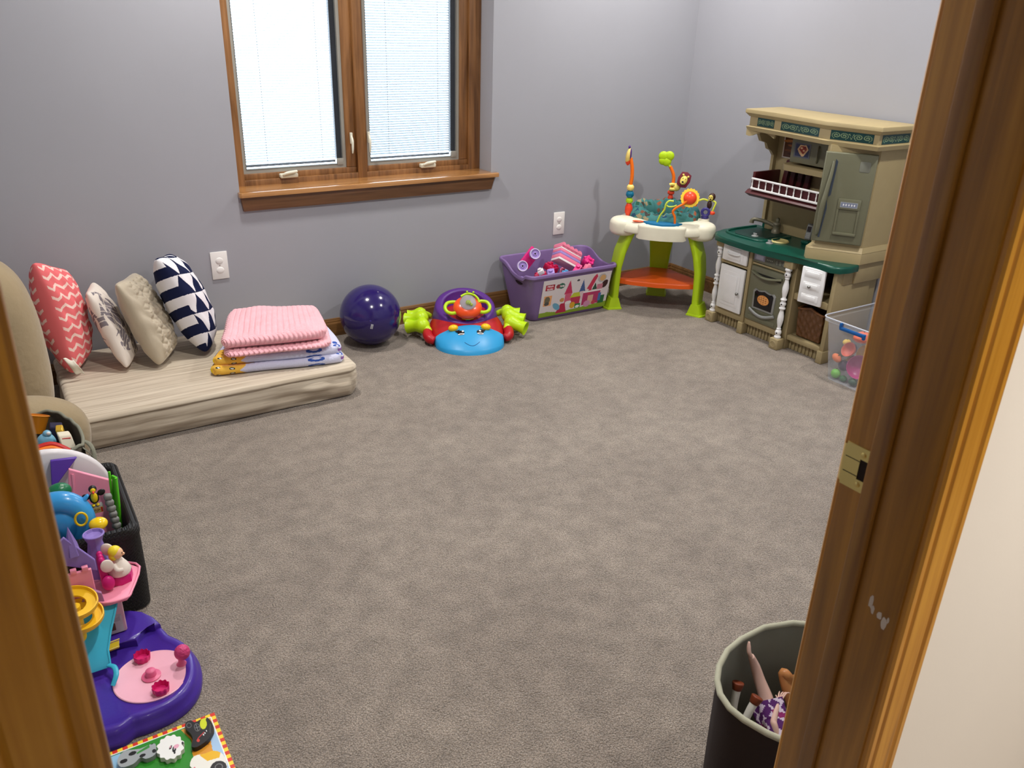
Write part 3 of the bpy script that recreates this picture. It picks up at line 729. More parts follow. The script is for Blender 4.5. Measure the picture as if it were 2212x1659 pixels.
def decal(name, u, v, pts, mat, par, lift):
    p_, a, b_, n = onhead(u, v); m = M(T0); m.add([p_+a*x+b_*y+n*lift for x, y in pts], [tuple(range(len(pts)))]); return m.build(name, mat, par, smooth=0, solid=.0004)
def circ(r, ry=None, n=20, cx=0, cy=0): ry = ry or r; return [(cx+r*math.cos(2*PI*i/n), cy+ry*math.sin(2*PI*i/n)) for i in range(n)]
for sx in (-1, 1):
    u = .5+sx*.135; e_ = decal('eye', u, .60, circ(.0165, .0150), BLK, hd, .0012); decal('eye_white', u, .54, circ(.0150, .006), WHT, e_, .0010)
    decal('eye_glint', u-.014*sx+.014, .64, circ(.0050, .0062), WHT, e_, .0026)
    decal('lash', u, .66, [(sx*x, y) for x, y in [(.002, .012), (.017, .008), (.029, .008), (.021, -.001), (.026, -.002), (.014, -.008)]], BLK, e_, .0020)
m = M(T0); m.tube([onhead(.5+t*.105, .27-.10*math.cos(t*PI/2)**1, .0006)[0] for t in [-1, -.75, -.5, -.25, 0, .25, .5, .75, 1]], .0013, 6); m.build('smile', pm('smile_groove_blue', (20, 84, 140), rough=.5), hd)
for sx in (-1, 1):
    m = M(T0); m.ell((sx*.078, -.122, .084), (.024, .019, .017), 24, 16, rot=(-.2, sx*.15, 0)); m.build('antenna_knob', YEL, cr, smooth=80)
# neck, steering column and wheel
m = M(T0); m.grid(lambda u, v: Vector(((u-.5)*(.135-.07*v), -.095+.075*v, .085+.040*v*math.sin(u*PI)-.035*abs(u-.5)**2*4)), 20, 10)
m.grid(lambda u, v: Vector(((u-.5)*.065, -.02, (.125*math.sin(u*PI)**.4)*(1-v)+.03*v)), 20, 4); m.build('dash', BLU, cr, smooth=60, weld=True)
TW = T0 @ Tm((0, -.045, .158), (math.radians(38), 0, 0))
m = M(T0); m.cyl((0, -.055, .105), (0, -.047, .150), .029, .026, seg=24); m.build('steering_column', pm('yellow_column', (214, 176, 30), rough=.4), cr)
m = M(TW); m.ell((0, 0, 0), (.070, .060, .034), 40, 24, .85); wheel = m.build('steering_wheel', ORG, cr, smooth=80)
CLR = pm('clear_plastic_dome', (236, 232, 236), rough=.05, trans=.92, ior=1.2)
m = M(TW); m.lathe([(.040, .024), (.0395, .036), (.034, .050), (.020, .060), (0, .063)], 32, Tm((0, .006, 0)), cap=False); m.build('dome', CLR, wheel, smooth=80)
m = M(TW); m.ell((0, .002, .042), (.012, .011, .010), 18, 12); m.ell((.013, -.008, .038), (.007, .007, .008), 12, 8); m.build('rattle_frog', LIM, wheel)
m = M(TW); m.lathe([(0, .0345), (.034, .0335), (.037, .031), (.036, .026), (0, .026)], 28, Tm((0, .006, 0))); m.build('dome_base', pm('silver_mirror_card', (214, 206, 214), rough=.3, metal=.4), wheel)
for sx in (-1, 1):
    m = M(TW); m.tube([(sx*.058, -.026, 0), (sx*.078, -.030, 0), (sx*.100, -.020, 0), (sx*.108, .004, 0), (sx*.097, .027, 0), (sx*.074, .034, 0), (sx*.052, .030, .004)], .0085, 12, sub=5); m.build('handle', LIM, wheel, smooth=80)
m = M(TW); m.tube([(-.03, .045, .030), (0, .056, .036), (.03, .05, .034), (.05, .034, .026), (.056, .014, .02)], .006, 10, sub=4)
for x, y in ((0, .062), (.03, .058)): m.ell((x, y, .044), .005, 10, 8)
m.build('spiral_worm', LIM, wheel, smooth=80)
# purple tub seat
def tub(u, v):
    a = 2*PI*u-PI/2; back = .5-.5*math.cos(2*PI*u) ; 
    R = .148; H = .088+.088*back
    if v < .45:   t = v/.45; r = R*(1.0-.10*t**2)+.008; z = .04+(H-.04)*t
    elif v < .6:  t = (v-.45)/.15*PI; r = R*.90-.012+.020*math.cos(t); z = H+.011*math.sin(t)
    else:         t = (v-.6)/.4; r = (R*.90-.032)*(1-t**2.2); z = H-(H-.060)*sstep(0, .75, t)
    return (r*math.cos(a)*1.04, .052+r*math.sin(a), z)
m = M(T0); m.grid(tub, 72, 44, cu=True); m.build('seat', PRP, cr, weld=True, smooth=80)
# lime caterpillar legs, three lobes each side with open cuffs
for sx in (-1, 1):
    m = M(T0)
    def lobe(y, z, ln, ang, r):
        T = T0 @ Tm((sx*.215, y, z), (0, 0, 0 if sx > 0 else PI)) @ Tm((0, 0, 0), (0, math.radians(46), math.radians(ang)*1))
        pr = [(0, 0), (.004, .0)]
        mm = [(0.0, -r*.9), (r*.55, -r*.75), (r*.9, -r*.35), (r, 0), (r*.92, r*.4), (r*.74, r*.9), (r*.72, r*1.25), (r*.85, ln-.006), (r*.93, ln), (r*.80, ln-.002), (r*.62, r*1.4), (0, r*1.3)]
        m2 = M(T @ Tm((0, 0, 0), (0, PI/2*.62, 0))); m2.lathe(mm, 24); m.v += m2.v; n0 = len(m.v)-len(m2.v); m.f += [tuple(i+n0 for i in f) for f in m2.f]; m.mi += m2.mi
    lobe(-.035, .070, .082, -34, .038); lobe(.032, .084, .082, -22, .038); lobe(.088, .088, .062, -8, .033)
    m.tube([(sx*.188, -.075, .05), (sx*.195, -.06, .058), (sx*.212, -.03, .066), (sx*.216, .02, .078), (sx*.210, .07, .085), (sx*.19, .095, .08), (sx*.165, .10, .07)], [.016, .02, .024, .027, .027, .018, .012], 16, sub=4)
    m.build('caterpillar_leg', LIM, cr, smooth=70)

# ------------------------------------------------------------------ purple bin of building blocks
bx_ = root('block_bin', (2.49, 3.43, 0), 'purple plastic bin with picture label, filled with pink building blocks', 'toy bin')
LIL = pm('violet_bin_plastic', (128, 104, 154), rough=.42, spec=.4)
BT = [(2.262, 3.335), (2.738, 3.335), (2.738, 3.545), (2.262, 3.545)]      # base corners
TP = [(2.205, 3.275), (2.772, 3.275), (2.772, 3.600), (2.205, 3.600)]      # rim corners
BH = .262
def rrect(c, r, n=6):
    (x0, y0), (x1, y1) = c[0], c[2]; o = []
    for cx, cy, a in ((x1-r, y0+r, -PI/2), (x1-r, y1-r, 0), (x0+r, y1-r, PI/2), (x0+r, y0+r, PI)):
        for i in range(n+1): t = a+PI/2*i/n; o.append((cx+r*math.cos(t), cy+r*math.sin(t)))
    return o
def densify(poly, k=6):
    o = []
    for i in range(len(poly)):
        a, b_ = poly[i], poly[(i+1) % len(poly)]; d = math.hypot(b_[0]-a[0], b_[1]-a[1]); n_ = max(1, int(d/.012))
        for j in range(n_): o.append((a[0]+(b_[0]-a[0])*j/n_, a[1]+(b_[1]-a[1])*j/n_))
    return o
def ring_shell(levels, m, flip=False):
    k = len(levels[0]); vs = [p for L_ in levels for p in L_]
    fs = [(j*k+i, j*k+(i+1) % k, (j+1)*k+(i+1) % k, (j+1)*k+i) for j in range(len(levels)-1) for i in range(k)]
    m.add(vs, fs)
pb = densify(rrect(BT, .03)); 
def scale_to(poly, A, B, t):
    o = []
    for x, y in poly:
        u = (x-A[0][0])/(A[2][0]-A[0][0]); v = (y-A[0][1])/(A[2][1]-A[0][1])
        X0, X1 = A[0][0]*(1-t)+B[0][0]*t, A[2][0]*(1-t)+B[2][0]*t; Y0, Y1 = A[0][1]*(1-t)+B[0][1]*t, A[2][1]*(1-t)+B[2][1]*t
        o.append((X0+(X1-X0)*u, Y0+(Y1-Y0)*v))
    return o
def rim_z(x, y):
    # short ends dip, long back rises
    v = (y-TP[0][1])/(TP[2][1]-TP[0][1]); e = max(0, 1-min(abs(x-TP[0][0]), abs(x-TP[2][0]))/.03)
    dip = sstep(.12, .22, v)*(1-sstep(.46, .80, v)); return BH+.030*sstep(.3, .9, v)-.020*dip*e
lv = []
def inset(poly, d, c=(2.49, 3.44)):
    return [(x-d*math.copysign(min(1, abs(x-c[0])/.15), x-c[0]), y-d*math.copysign(min(1, abs(y-c[1])/.09), y-c[1])) for x, y in poly]
lv.append([(x, y, 0) for x, y in inset(pb, .006)]); 
for t in (0.02, .2, .4, .6, .8, .93): q = scale_to(pb, BT, TP, t*.82); lv.append([(x, y, .003+t*(BH-.012)) for x, y in q])
q = scale_to(pb, BT, TP, 1.0); q9 = scale_to(pb, BT, TP, .84)
lv[-1] = [(x, y, rim_z(X, Y)-.016) for (x, y), (X, Y) in zip(q9, q)]
for d, dz in ((0, -.016), (0, -.004), (.002, 0), (.006, .001), (.010, -.001), (.012, -.006)): 
    qq = inset(q, d); lv.append([(x, y, rim_z(X, Y)+dz) for (x, y), (X, Y) in zip(qq, q)])
for t in (.8, .5, .2, .04): qq = inset(scale_to(pb, BT, TP, t*.82), .004); lv.append([(x, y, .006+t*(BH-.014)) for x, y in qq])
m = M(); ring_shell(lv, m); k = len(pb); m.add(lv[0], [tuple(range(k))]); m.add([(x, y, z) for x, y, z in lv[-1]], [tuple(range(k))])
m.build('tub', LIL, bx_, weld=True, smooth=50)
m = M(); 
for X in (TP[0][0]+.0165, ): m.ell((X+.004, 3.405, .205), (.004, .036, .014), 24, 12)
m.build('handle_opening_shade', pm('painted_opening_shade', (46, 22, 40), rough=.8), bx_)  # solid dark ellipsoid painted as the shade inside the handle slot
# picture label on the front (generic castle scene, no characters)
fx0, fx1 = 2.312, 2.728
def frontp(x, z): # point on sloping front face
    t = z/(BH-.010)*.82; return Vector((x, BT[0][1]*(1-t)+TP[0][1]*t-.0012, z))
P0, P1, P2 = frontp(2.300, .018), frontp(2.735, .018), frontp(2.300, .226)
lab = [('p', [(0, 0), (1, 0), (1, .16), (.6, .10), (.3, .07), (.12, .13), (0, .12)], (140, 170, 52)),
 ('r', .04, .72, .17, .88, (150, 26, 50)), ('r', .05, .74, .16, .86, (196, 50, 74)), ('r', .04, .30, .15, .58, (236, 170, 110)), ('e', .09, .46, .04, .10, 0, (110, 104, 84)), ('e', .09, .36, .035, .05, 0, (80, 80, 80)),
 ('p', [(.33, .55), (.39, .92), (.45, .55)], (200, 50, 96)), ('r', .35, .28, .44, .55, (214, 96, 130)), ('p', [(.55, .55), (.59, .88), (.64, .55)], (70, 96, 150)), ('r', .565, .33, .625, .55, (226, 200, 210)),
 ('p', [(.42, .42), (.47, .54), (.56, .54), (.58, .42)], (196, 206, 60)), ('r', .44, .2, .58, .42, (190, 52, 84)), ('r', .62, .14, .88, .50, (186, 56, 110)), ('r', .70, .16, .78, .40, (226, 180, 160)),
 ('p', [(.66, .6), (.74, .92), (.78, .98), (.80, .9), (.72, .55)], (206, 52, 88)), ('e', .87, .84, .065, .12, 0, (190, 186, 190)), ('e', .88, .84, .045, .085, 0, (222, 176, 120)), ('e', .925, .66, .045, .11, -10, (66, 38, 40)),
 ('p', [(.74, .54), (.78, .74), (.82, .54)], (46, 84, 66)), ('r', .81, .5, .90, .68, (206, 130, 150)), ('p', [(.68, .42), (.70, .66), (.74, .66), (.73, .42)], (206, 52, 88)), ('r', .62, .49, .9, .53, (240, 236, 236)),
 ('r', .87, .12, .96, .34, (40, 110, 66)), ('r', .86, .2, .9, .42, (70, 120, 186)), ('p', [(.24, .04), (.30, .30), (.36, .30), (.40, .04)], (188, 38, 76)), ('e', .31, .40, .032, .06, 0, (206, 150, 90)), ('e', .24, .24, .045, .11, 20, (110, 170, 200)),
 ('e', .48, .20, .04, .09, 0, (224, 170, 44)), ('e', .41, .3, .045, .05, 0, (238, 236, 236)), ('r', .52, .10, .60, .22, (36, 130, 70)), ('e', .70, .17, .05, .09, 0, (214, 150, 186)), ('e', .80, .18, .03, .06, 0, (206, 70, 90)), ('e', .56, .14, .03, .04, 0, (240, 240, 240)),
 ('e', .51, .88, .02, .03, 0, (60, 60, 70)), ('e', .27, .8, .05, .075, 0, (44, 110, 90)), ('e', .22, .8, .03, .06, 0, (150, 60, 70))]
pl = panel('picture_label', P0, P1-P0, P2-P0, 170, 90, (226, 218, 222), lab, bx_, mat=art('glossy_print', rough=.3))
Rf = Matrix(((1, 0, 0), (0, 0, -1), (0, 1, 0))); nrm = (P1-P0).cross(P2-P0).normalized()
def lt(s_, u, v, size, mat, sx=1.0, bold=0): text('lettering', s_, size, P0+(P1-P0)*u+(P2-P0)*v+nrm*.0012, Rf, mat, bx_, .0004, sx, bold)
lt('MEGA', .105, .838, .015, pm('label_white', (244, 226, 230), rough=.4), .95, .0004); lt('BLOKS', .105, .762, .015, MC['label_white'], .8, .0004)
lt('First', .275, .80, .017, MC['label_white'], .9, .0006)

# blocks inside
PKS = [pm('hot_pink_block', (226, 40, 130), rough=.3, coat=.3), pm('magenta_red_block', (196, 24, 78), rough=.3, coat=.3), pm('lilac_block', (164, 140, 206), rough=.32), pm('blush_pink_block', (238, 130, 160), rough=.35), pm('white_block', (236, 230, 232), rough=.35), pm('sky_block', (90, 170, 220), rough=.35)]
def block(label, loc, rot, nx, ny, mat, u=.031, h=.030, group='pink and purple building blocks in the bin'):
    r = root('building_block', loc, label, 'building block', group)
    T = Tm(loc, rot); m = M(T); m.box((0, 0, 0), (u*nx, u*ny, h), .002)
    m.build('block_body', mat, r)
    m = M(T)
    for i in range(nx):
        for j in range(ny): m.cyl(((i-(nx-1)/2)*u, (j-(ny-1)/2)*u, h/2), ((i-(nx-1)/2)*u, (j-(ny-1)/2)*u, h/2+.009), .0105, .0100, seg=18)
    m.build('studs', mat, r); return r
R_ = math.radians
block('dark red block lying deep between the wheel wagon and cake slice', (2.425, 3.41, .250), (R_(20), R_(10), R_(30)), 2, 2, PKS[1])
block('magenta block half buried in front of the wheel wagon', (2.345, 3.388, .220), (R_(-20), R_(25), R_(60)), 2, 2, PKS[1])
block('lilac and white block by the front rim of the bin', (2.365, 3.323, .252), (R_(30), R_(-12), R_(-35)), 1, 1, PKS[2], u=.036)
block('white topped small block beside the lilac one', (2.312, 3.338, .262), (R_(10), R_(-30), R_(-35)), 1, 1, PKS[4], u=.030, h=.022)
block('bright pink block leaning on the cake slice front', (2.535, 3.332, .243), (R_(20), R_(-35), R_(20)), 2, 1, PKS[0])
block('blush pink block with white face beside the cake slice', (2.615, 3.345, .240), (R_(-15), R_(40), R_(-10)), 1, 1, PKS[3], u=.034)
block('sky blue block peeking over the front rim', (2.450, 3.318, .236), (R_(10), R_(15), R_(15)), 1, 1, PKS[5])
block('dark red long block under the cake slice', (2.46, 3.40, .185), (R_(5), R_(-8), R_(-12)), 3, 2, PKS[1])
block('magenta block in the far right corner of the bin', (2.69, 3.52, .17), (R_(20), R_(10), R_(40)), 2, 2, PKS[0])
block('lilac block lying low at the left end of the bin', (2.285, 3.47, .175), (R_(5), R_(10), R_(20)), 2, 2, PKS[2])
block('blush block lying low behind the cake slice', (2.57, 3.48, .180), (R_(5), R_(-10), R_(50)), 2, 2, PKS[3])
# wheel wagon brick
r = root('wheel_wagon', (2.37, 3.44, .27), 'bright pink wagon base with two lilac wheels standing on end in the bin', 'toy wagon', 'pink and purple building blocks in the bin')
Tw = Tm((2.305, 3.435, .312), (R_(78), R_(-42), R_(8)))
m = M(Tw); m.box((0, 0, 0), (.105, .062, .016), .003); m.box((0, 0, -.014), (.09, .03, .016), .003); m.build('wagon_plate', PKS[0], r)
m = M(Tw)
for i in range(3):
    for j in range(2): m.cyl(((i-1)*.031, (j-.5)*.031, -.008), ((i-1)*.031, (j-.5)*.031, -.018), .0105, seg=16)
m.build('studs', PKS[1], r)
for (px_, pz_) in ((2.222, .294), (2.312, .340)):
    T = Tm((px_, 3.375 if px_ < 2.25 else 3.40, pz_), (R_(90-22), 0, R_(-18)))
    m = M(T); m.lathe([(0, -.012), (.024, -.012), (.0285, -.009), (.0285, .005), (.026, .009), (.0225, .009), (.020, .004), (.012, .003), (.0095, .0075), (.0045, .0075), (.0040, .001), (0, .001)], 36); wh = m.build('wheel', PKS[2], r, smooth=40)
    m = M(T); m.lathe([(.0225, .0092), (.026, .0092), (.0275, .0075), (.0268, .0104), (.0225, .0098), (.0225, .0092)], 36, cap=False); m.build('wheel_rim', pm('pale_lilac', (214, 202, 232), rough=.35), wh)
    m = M(T); m.cyl((0, 0, .001), (0, 0, .0062), .0036, seg=14); m.build('hub_hole_shade', DARK, wh)  # dark peg in place of the shade in the hub
# cake slice brick
r = root('cake_slice_block', (2.55, 3.44, .27), 'striped pink white and lilac cake slice block with scalloped top', 'building block', 'pink and purple building blocks in the bin')
Tc = Tm((2.535, 3.43, .285), (R_(62), R_(30), R_(-6)), (1.25, 1.25, 1.15))
lay = [(0, .010, PKS[4]), (.010, .026, PKS[3]), (.026, .038, PKS[2]), (.038, .050, PKS[3]), (.050, .056, PKS[4]), (.056, .068, PKS[3])]
tri_ = [(-.062, -.036), (.062, -.036), (.062, .036), (-.062, .036)]
for z0_, z1_, mt in lay:
    nm = {PKS[4]: 'white_layer', PKS[3]: 'pink_layer', PKS[2]: 'lilac_layer'}[mt]
    X0 = [(-.048, z0_-.034), (.048, z0_-.034), (.048+.0, z1_-.034), (-.048, z1_-.034)]
    m = M(Tc); m.box((0, (z0_+z1_)/2-.034, 0), (.115, z1_-z0_-.0003, .058), .0012); m.build(nm, mt, r)
m = M(Tc)
for i in range(5): m.cyl((-.046+i*.023, .034, -.029), (-.046+i*.023, .034, .029), .012, seg=18)
m.build('scalloped_icing', PKS[3], r)
r = root('pink_pot_block', (2.68, 3.47, .26), 'round hot pink pot piece with knobs in the right end of the bin', 'building block', 'pink and purple building blocks in the bin')
T = Tm((2.672, 3.425, .243), (R_(35), R_(12), 0)); m = M(T); m.lathe([(0, -.026), (.026, -.026), (.032, -.018), (.032, .016), (.026, .024), (.012, .026), (.010, .034), (0, .035)], 28)
for a in range(5): m.ell((.026*math.cos(a*1.256), .026*math.sin(a*1.256), .02), .009, 12, 8)
m.build('pot', PKS[0], r)

# ------------------------------------------------------------------ baby jumper / activity table
JC = Vector((3.026, 3.252, 0)); TJ = Tm(JC, (0, 0, R_(-43.5)))          # local y points to the corner, away from the doorway
jp = root('activity_jumper', JC, 'baby activity station with white tray, lime legs, orange shelf and teal seat', 'activity station')
CRM = pm('cream_tray_plastic', (232, 228, 206), rough=.4, spec=.4)
def traypoly(s=1.0, n=120):
    o = []
    for i in range(n):
        a = 2*PI*i/n; L1 = max(0, math.cos(a-R_(205)))**5; L2 = max(0, math.cos(a-R_(-25)))**5; L3 = max(0, math.cos(a-R_(90)))**3; F = max(0, math.cos(a+PI/2))**8
        r_ = .215+.055*(L1+L2)+.02*L3-.002*F
        x, y = r_*math.cos(a), r_*math.sin(a)*.92
        o.append((x*s, y*s+.0))
    return o
# hollow in the middle for the seat
tp = traypoly(); m = M(TJ); k = len(tp); hole = [(.175*math.cos(2*PI*i/k), .035+.150*math.sin(2*PI*i/k)) for i in range(k)]
def offs(d): return [(x*(1-d/math.hypot(x, y)), y*(1-d/math.hypot(x, y))) for x, y in tp]
lv = [[(x, y, .430) for x, y in offs(.012)], [(x, y, .434) for x, y in offs(.002)], [(x, y, .440) for x, y in tp], [(x, y, .462) for x, y in offs(.003)], [(x, y, .478) for x, y in offs(.012)], [(x, y, .487) for x, y in offs(.028)], [(x, y, .490) for x, y in offs(.05)]]
lv.append([(x*1.06, y*1.06-.002, .492) for x, y in hole]); lv.append([(x, y, .488) for x, y in hole]); lv.append([(x, y, .440) for x, y in hole])
lv.append(lv[0]); ring_shell(lv, m); m.build('tray', CRM, jp, weld=True, smooth=60)
# front panel blister and lobes
for sx in (-1, 1):
    m = M(TJ); m.ell((sx*.202, -.086, .450), (.073, .073, .048), 36, 20, .62); m.build('tray_lobe', CRM, jp, smooth=80)
m = M(TJ); m.prism([(-.128, -.168), (-.112, -.198), (-.06, -.214), (0, -.219), (.06, -.214), (.112, -.198), (.128, -.168)], .412, .487, .014, 4); m.build('tray_front', CRM, jp, smooth=50)
m = M(TJ); m.prism([(-.10, -.150), (-.06, -.195), (0, -.212), (.06, -.195), (.10, -.150), (.05, -.135), (-.05, -.135)], .484, .497, .003); m.build('blue_toy_panel', pm('teal_blue_plastic', (20, 112, 160), rough=.35), jp)
m = M(TJ); m.ell((-.125, -.155, .494), (.030, .012, .004), 18, 8); m.build('orange_fish_button', ORG, jp)
LEG = pm('lime_leg_plastic', (182, 216, 28), rough=.4, sss=.02)
def jleg(ang, r_top, r_bot, w_, name='leg'):
    # curved flat leg in the radial plane at angle ang
    a = R_(ang); e = Vector((math.cos(a), math.sin(a), 0)); s_ = Vector((-math.sin(a), math.cos(a), 0)); m = M(TJ)
    P = [(r_top, .435, .056), (r_top+.026, .38, .062), (r_top+.052, .31, .064), (r_top+.066, .23, .056), (r_top+.068, .15, .050), (r_top+.068, .075, .046), (r_top+.070, .045, .048)]
    def f(u, v):
        i = min(v*(len(P)-1), len(P)-1.001); j = int(i); t = i-j; r_, z, ww = [P[j][q]*(1-t)+P[j+1][q]*t for q in range(3)]
        th = 2*PI*u; c_, s2 = math.cos(th), math.sin(th); d = .020
        return e*(r_+d*math.copysign(abs(c_)**.5, c_))+s_*(ww*math.copysign(abs(s2)**.6, s2))+Vector((0, 0, z))
    m.grid(f, 28, 40, cu=True)
    lg = m.build(name, LEG, jp, smooth=70)
    m = M(TJ); Tl = Matrix.Translation(e*(r_top+.078)) @ Matrix.Rotation(a, 4, 'Z')
    mm = M(); mm.prism([(-.045, -.055), (.034, -.058), (.052, -.03), (.052, .03), (.034, .058), (-.045, .055)], 0, .010, .004, T=Tl)
    mm.prism([(-.042, -.05), (.030, -.055), (.045, -.03), (.045, .03), (.030, .055), (-.042, .05)], .010, .062, 0, T=Tl, top=[(-.026, -.046), (.016, -.048), (.022, -.03), (.022, .03), (.016, .048), (-.026, .046)])
    m.add(mm.v, mm.f); m.build('foot', LEG, lg, smooth=35)
jleg(201, .172, 0, .05); jleg(-21, .172, 0, .05); jleg(90, .135, 0, .05)
m = M(TJ)
sp = [(-.250, -.060), (-.235, -.088), (-.13, -.118), (0, -.132), (.13, -.118), (.235, -.088), (.250, -.060), (.19, .03), (.07, .17), (.045, .188), (-.045, .188), (-.07, .17), (-.19, .03)]
m.prism(sp, .138, .163, .008, 3); m.build('shelf', pm('orange_shelf_plastic', (226, 92, 24), rough=.38), jp, smooth=40)
m = M(TJ); m.lathe([(.0, .372), (.09, .375), (.10, .39), (.10, .432)], 30, Tm((0, .06, 0))); m.build('seat_base', pm('teal_seat_plastic', (36, 120, 124), rough=.5), jp)
def fab(u, v, sg=1):
    h = math.sin(math.floor(u*26)*12.9+math.floor(v*8)*78.2)*43758.5; h -= math.floor(h); fx, fy = (u*26) % 1-.5, (v*8) % 1-.5
    h2 = (h*7.3) % 1
    if math.hypot(fx+(h2-.5)*.3, fy) < .30+.16*h2 and h > .38:
        return lin([(120, 74, 54), (24, 66, 96), (150, 84, 56), (26, 84, 66), (150, 136, 104), (60, 54, 48)][int(h2*6)])
    return lin((58, 118, 116)) if h > .2 else lin((44, 98, 102))
def seatring(u, v):
    a = 2*PI*u; t = 2*PI*v; rx, ry = .150, .125; hb = .038+.030*(.5+.5*math.sin(a))+.008*math.sin(a*5+1)
    w_ = .040+.006*math.sin(a*9); rr = w_*math.cos(t); z = .488+hb*max(math.sin(t), -.25)+(.004*math.sin(a*23+t*2)+.003*math.sin(a*37))*max(0, math.sin(t))
    return ((rx+rr)*math.cos(a), .035+(ry+rr)*math.sin(a), z)
m = M(TJ); m.grid(seatring, 150, 48, cu=True, cv=True); cc = [fab((i+.5)/150, ((j+.5)/48*1.2) % 1) for j in range(48) for i in range(150)]
m.build('seat_cushion', art('animal_print_fabric', rough=.8, bump=(300, .3, .001)), jp, cols=cc, smooth=80)
m = M(TJ); m.grid(lambda u, v: ((.118*(1-.35*v))*math.cos(2*PI*u), .035+.095*(1-.35*v)*math.sin(2*PI*u), .495-.115*v), 40, 10, cu=True); m.build('seat_sling', MC['animal_print_fabric'], jp, cols=[fab((i+.5)/40, (j+.5)/10*.6) for j in range(10) for i in range(40)], smooth=80)
# toys on the tray
RO = pm('red_orange_toy', (240, 74, 40), rough=.3); TEA = pm('teal_bead', (16, 112, 146), rough=.25); CRE = pm('cream_bead', (242, 214, 120), rough=.35); ORA = pm('orange_arc', (250, 120, 24), rough=.3)
def beads(x, y, z, lst, par):
    for r_, h, mt, nm in lst:
        m = M(TJ); m.lathe([(0, 0), (r_*.6, 0), (r_, h*.3), (r_, h*.7), (r_*.6, h), (0, h)] if h > .03 else [(0, 0), (r_*.55, .001), (r_*.92, h*.22), (r_, h*.5), (r_*.92, h*.78), (r_*.55, h-.001), (0, h)], 24, Tm((x, y, z))); m.build(nm, mt, par, smooth=60); z += h
    return z
tl = root('toy', (0, 0, 0)); bpy.data.objects.remove(tl)
x, y = -.185, -.025
z = beads(x, y, .492, [(.020, .064, RO, 'toy_base'), (.019, .030, LIM, 'green_bead'), (.021, .036, TEA, 'blue_bead'), (.019, .032, CRE, 'cream_bead')], jp)
m = M(TJ); m.tube([(x, y, z), (x+.003, y, z+.04), (x-.001, y, z+.09), (x-.012, y, z+.135)], .0095, 12, sub=5); tb = m.build('toy_stalk', ORA, jp)
m = M(TJ); m.ell((x-.024, y, z+.145), (.014, .022, .040), 20, 14, rot=(0, .15, 0)); m.build('parrot_body', CRE, tb, smooth=80)
m = M(TJ); m.ell((x-.026, y, z+.118), (.012, .016, .022), 16, 10, rot=(0, -.15, 0)); m.build('parrot_belly', RO, tb, smooth=80)
m = M(TJ); m.ell((x-.014, y-.004, z+.155), (.006, .014, .028), 14, 10); m.ell((x-.022, y, z+.188), (.006, .008, .010), 12, 8); m.build('parrot_crest', PRP, tb, smooth=80)
# middle stalk with leaf
x, y = .025, .165
z = beads(x, y, .50, [(.018, .078, RO, 'toy_base'), (.019, .026, RO, 'red_bead')], jp)
m = M(TJ); m.tube([(x, y, z), (x+.006, y, z+.04), (x+.004, y, z+.08), (x-.018, y, z+.125)], .009, 12, sub=5); tb = m.build('toy_stalk', ORA, jp)
m = M(TJ)
for dx, dz, r_ in ((-.058, .175, .027), (-.028, .178, .026), (-.040, .150, .026), (-.060, .152, .022)): m.ell((x+dx, y, z+dz), (r_, .012, r_), 22, 12)
m.tube([(x-.018, y, z+.12), (x-.03, y, z+.14)], .007, 8); m.build('leaf', LIM, tb, smooth=80)
# lion clinging to the stalk
YLW = pm('pale_yellow_toy', (240, 218, 110), rough=.4); MAR = pm('maroon_mane', (112, 22, 40), rough=.6); MS = pm('dark_marking', (30, 24, 22), rough=.5)
m = M(TJ); m.ell((x+.028, y-.01, z+.020), (.020, .016, .024), 18, 12, rot=(0, .6, 0)); m.tube([(x+.02, y-.01, z+.03), (x, y-.02, z+.034), (x-.010, y-.022, z+.03)], .009, 10, sub=3); m.tube([(x+.02, y-.012, z+.008), (x+.002, y-.02, z+.008), (x-.010, y-.022, z+.010)], .010, 10, sub=3); ln = m.build('lion_body', YLW, jp, smooth=80)
Tl = TJ @ Tm((x+.062, y-.02, z+.062), (R_(78), 0, 0)) @ Tm((0, 0, 0), (0, 0, R_(-20)))
m = M(Tl); m.prism([(.034*math.cos(i*PI/4)*(1+.12*(i % 2)), .043*math.sin(i*PI/4)*(1+.12*(i % 2))) for i in range(8)], -.010, .006, .003); m.build('mane', MAR, ln, smooth=30)
m = M(Tl); m.ell((0, -.004, .008), (.019, .025, .012), 20, 14); m.ell((-.002, -.018, .016), (.012, .010, .008), 16, 10)
for sx in (-1, 1): m.ell((sx*.014, .022, .008), (.006, .006, .005), 12, 8)
fc = m.build('lion_head', YLW, ln, smooth=80)
m = M(Tl); m.ell((-.002, -.014, .0225), (.0065, .005, .004), 12, 8)
for sx in (-1, 1): m.ell((sx*.007-.001, .004, .0185), (.0022, .003, .002), 10, 6)
m.build('lion_nose_and_eyes', MS, fc)
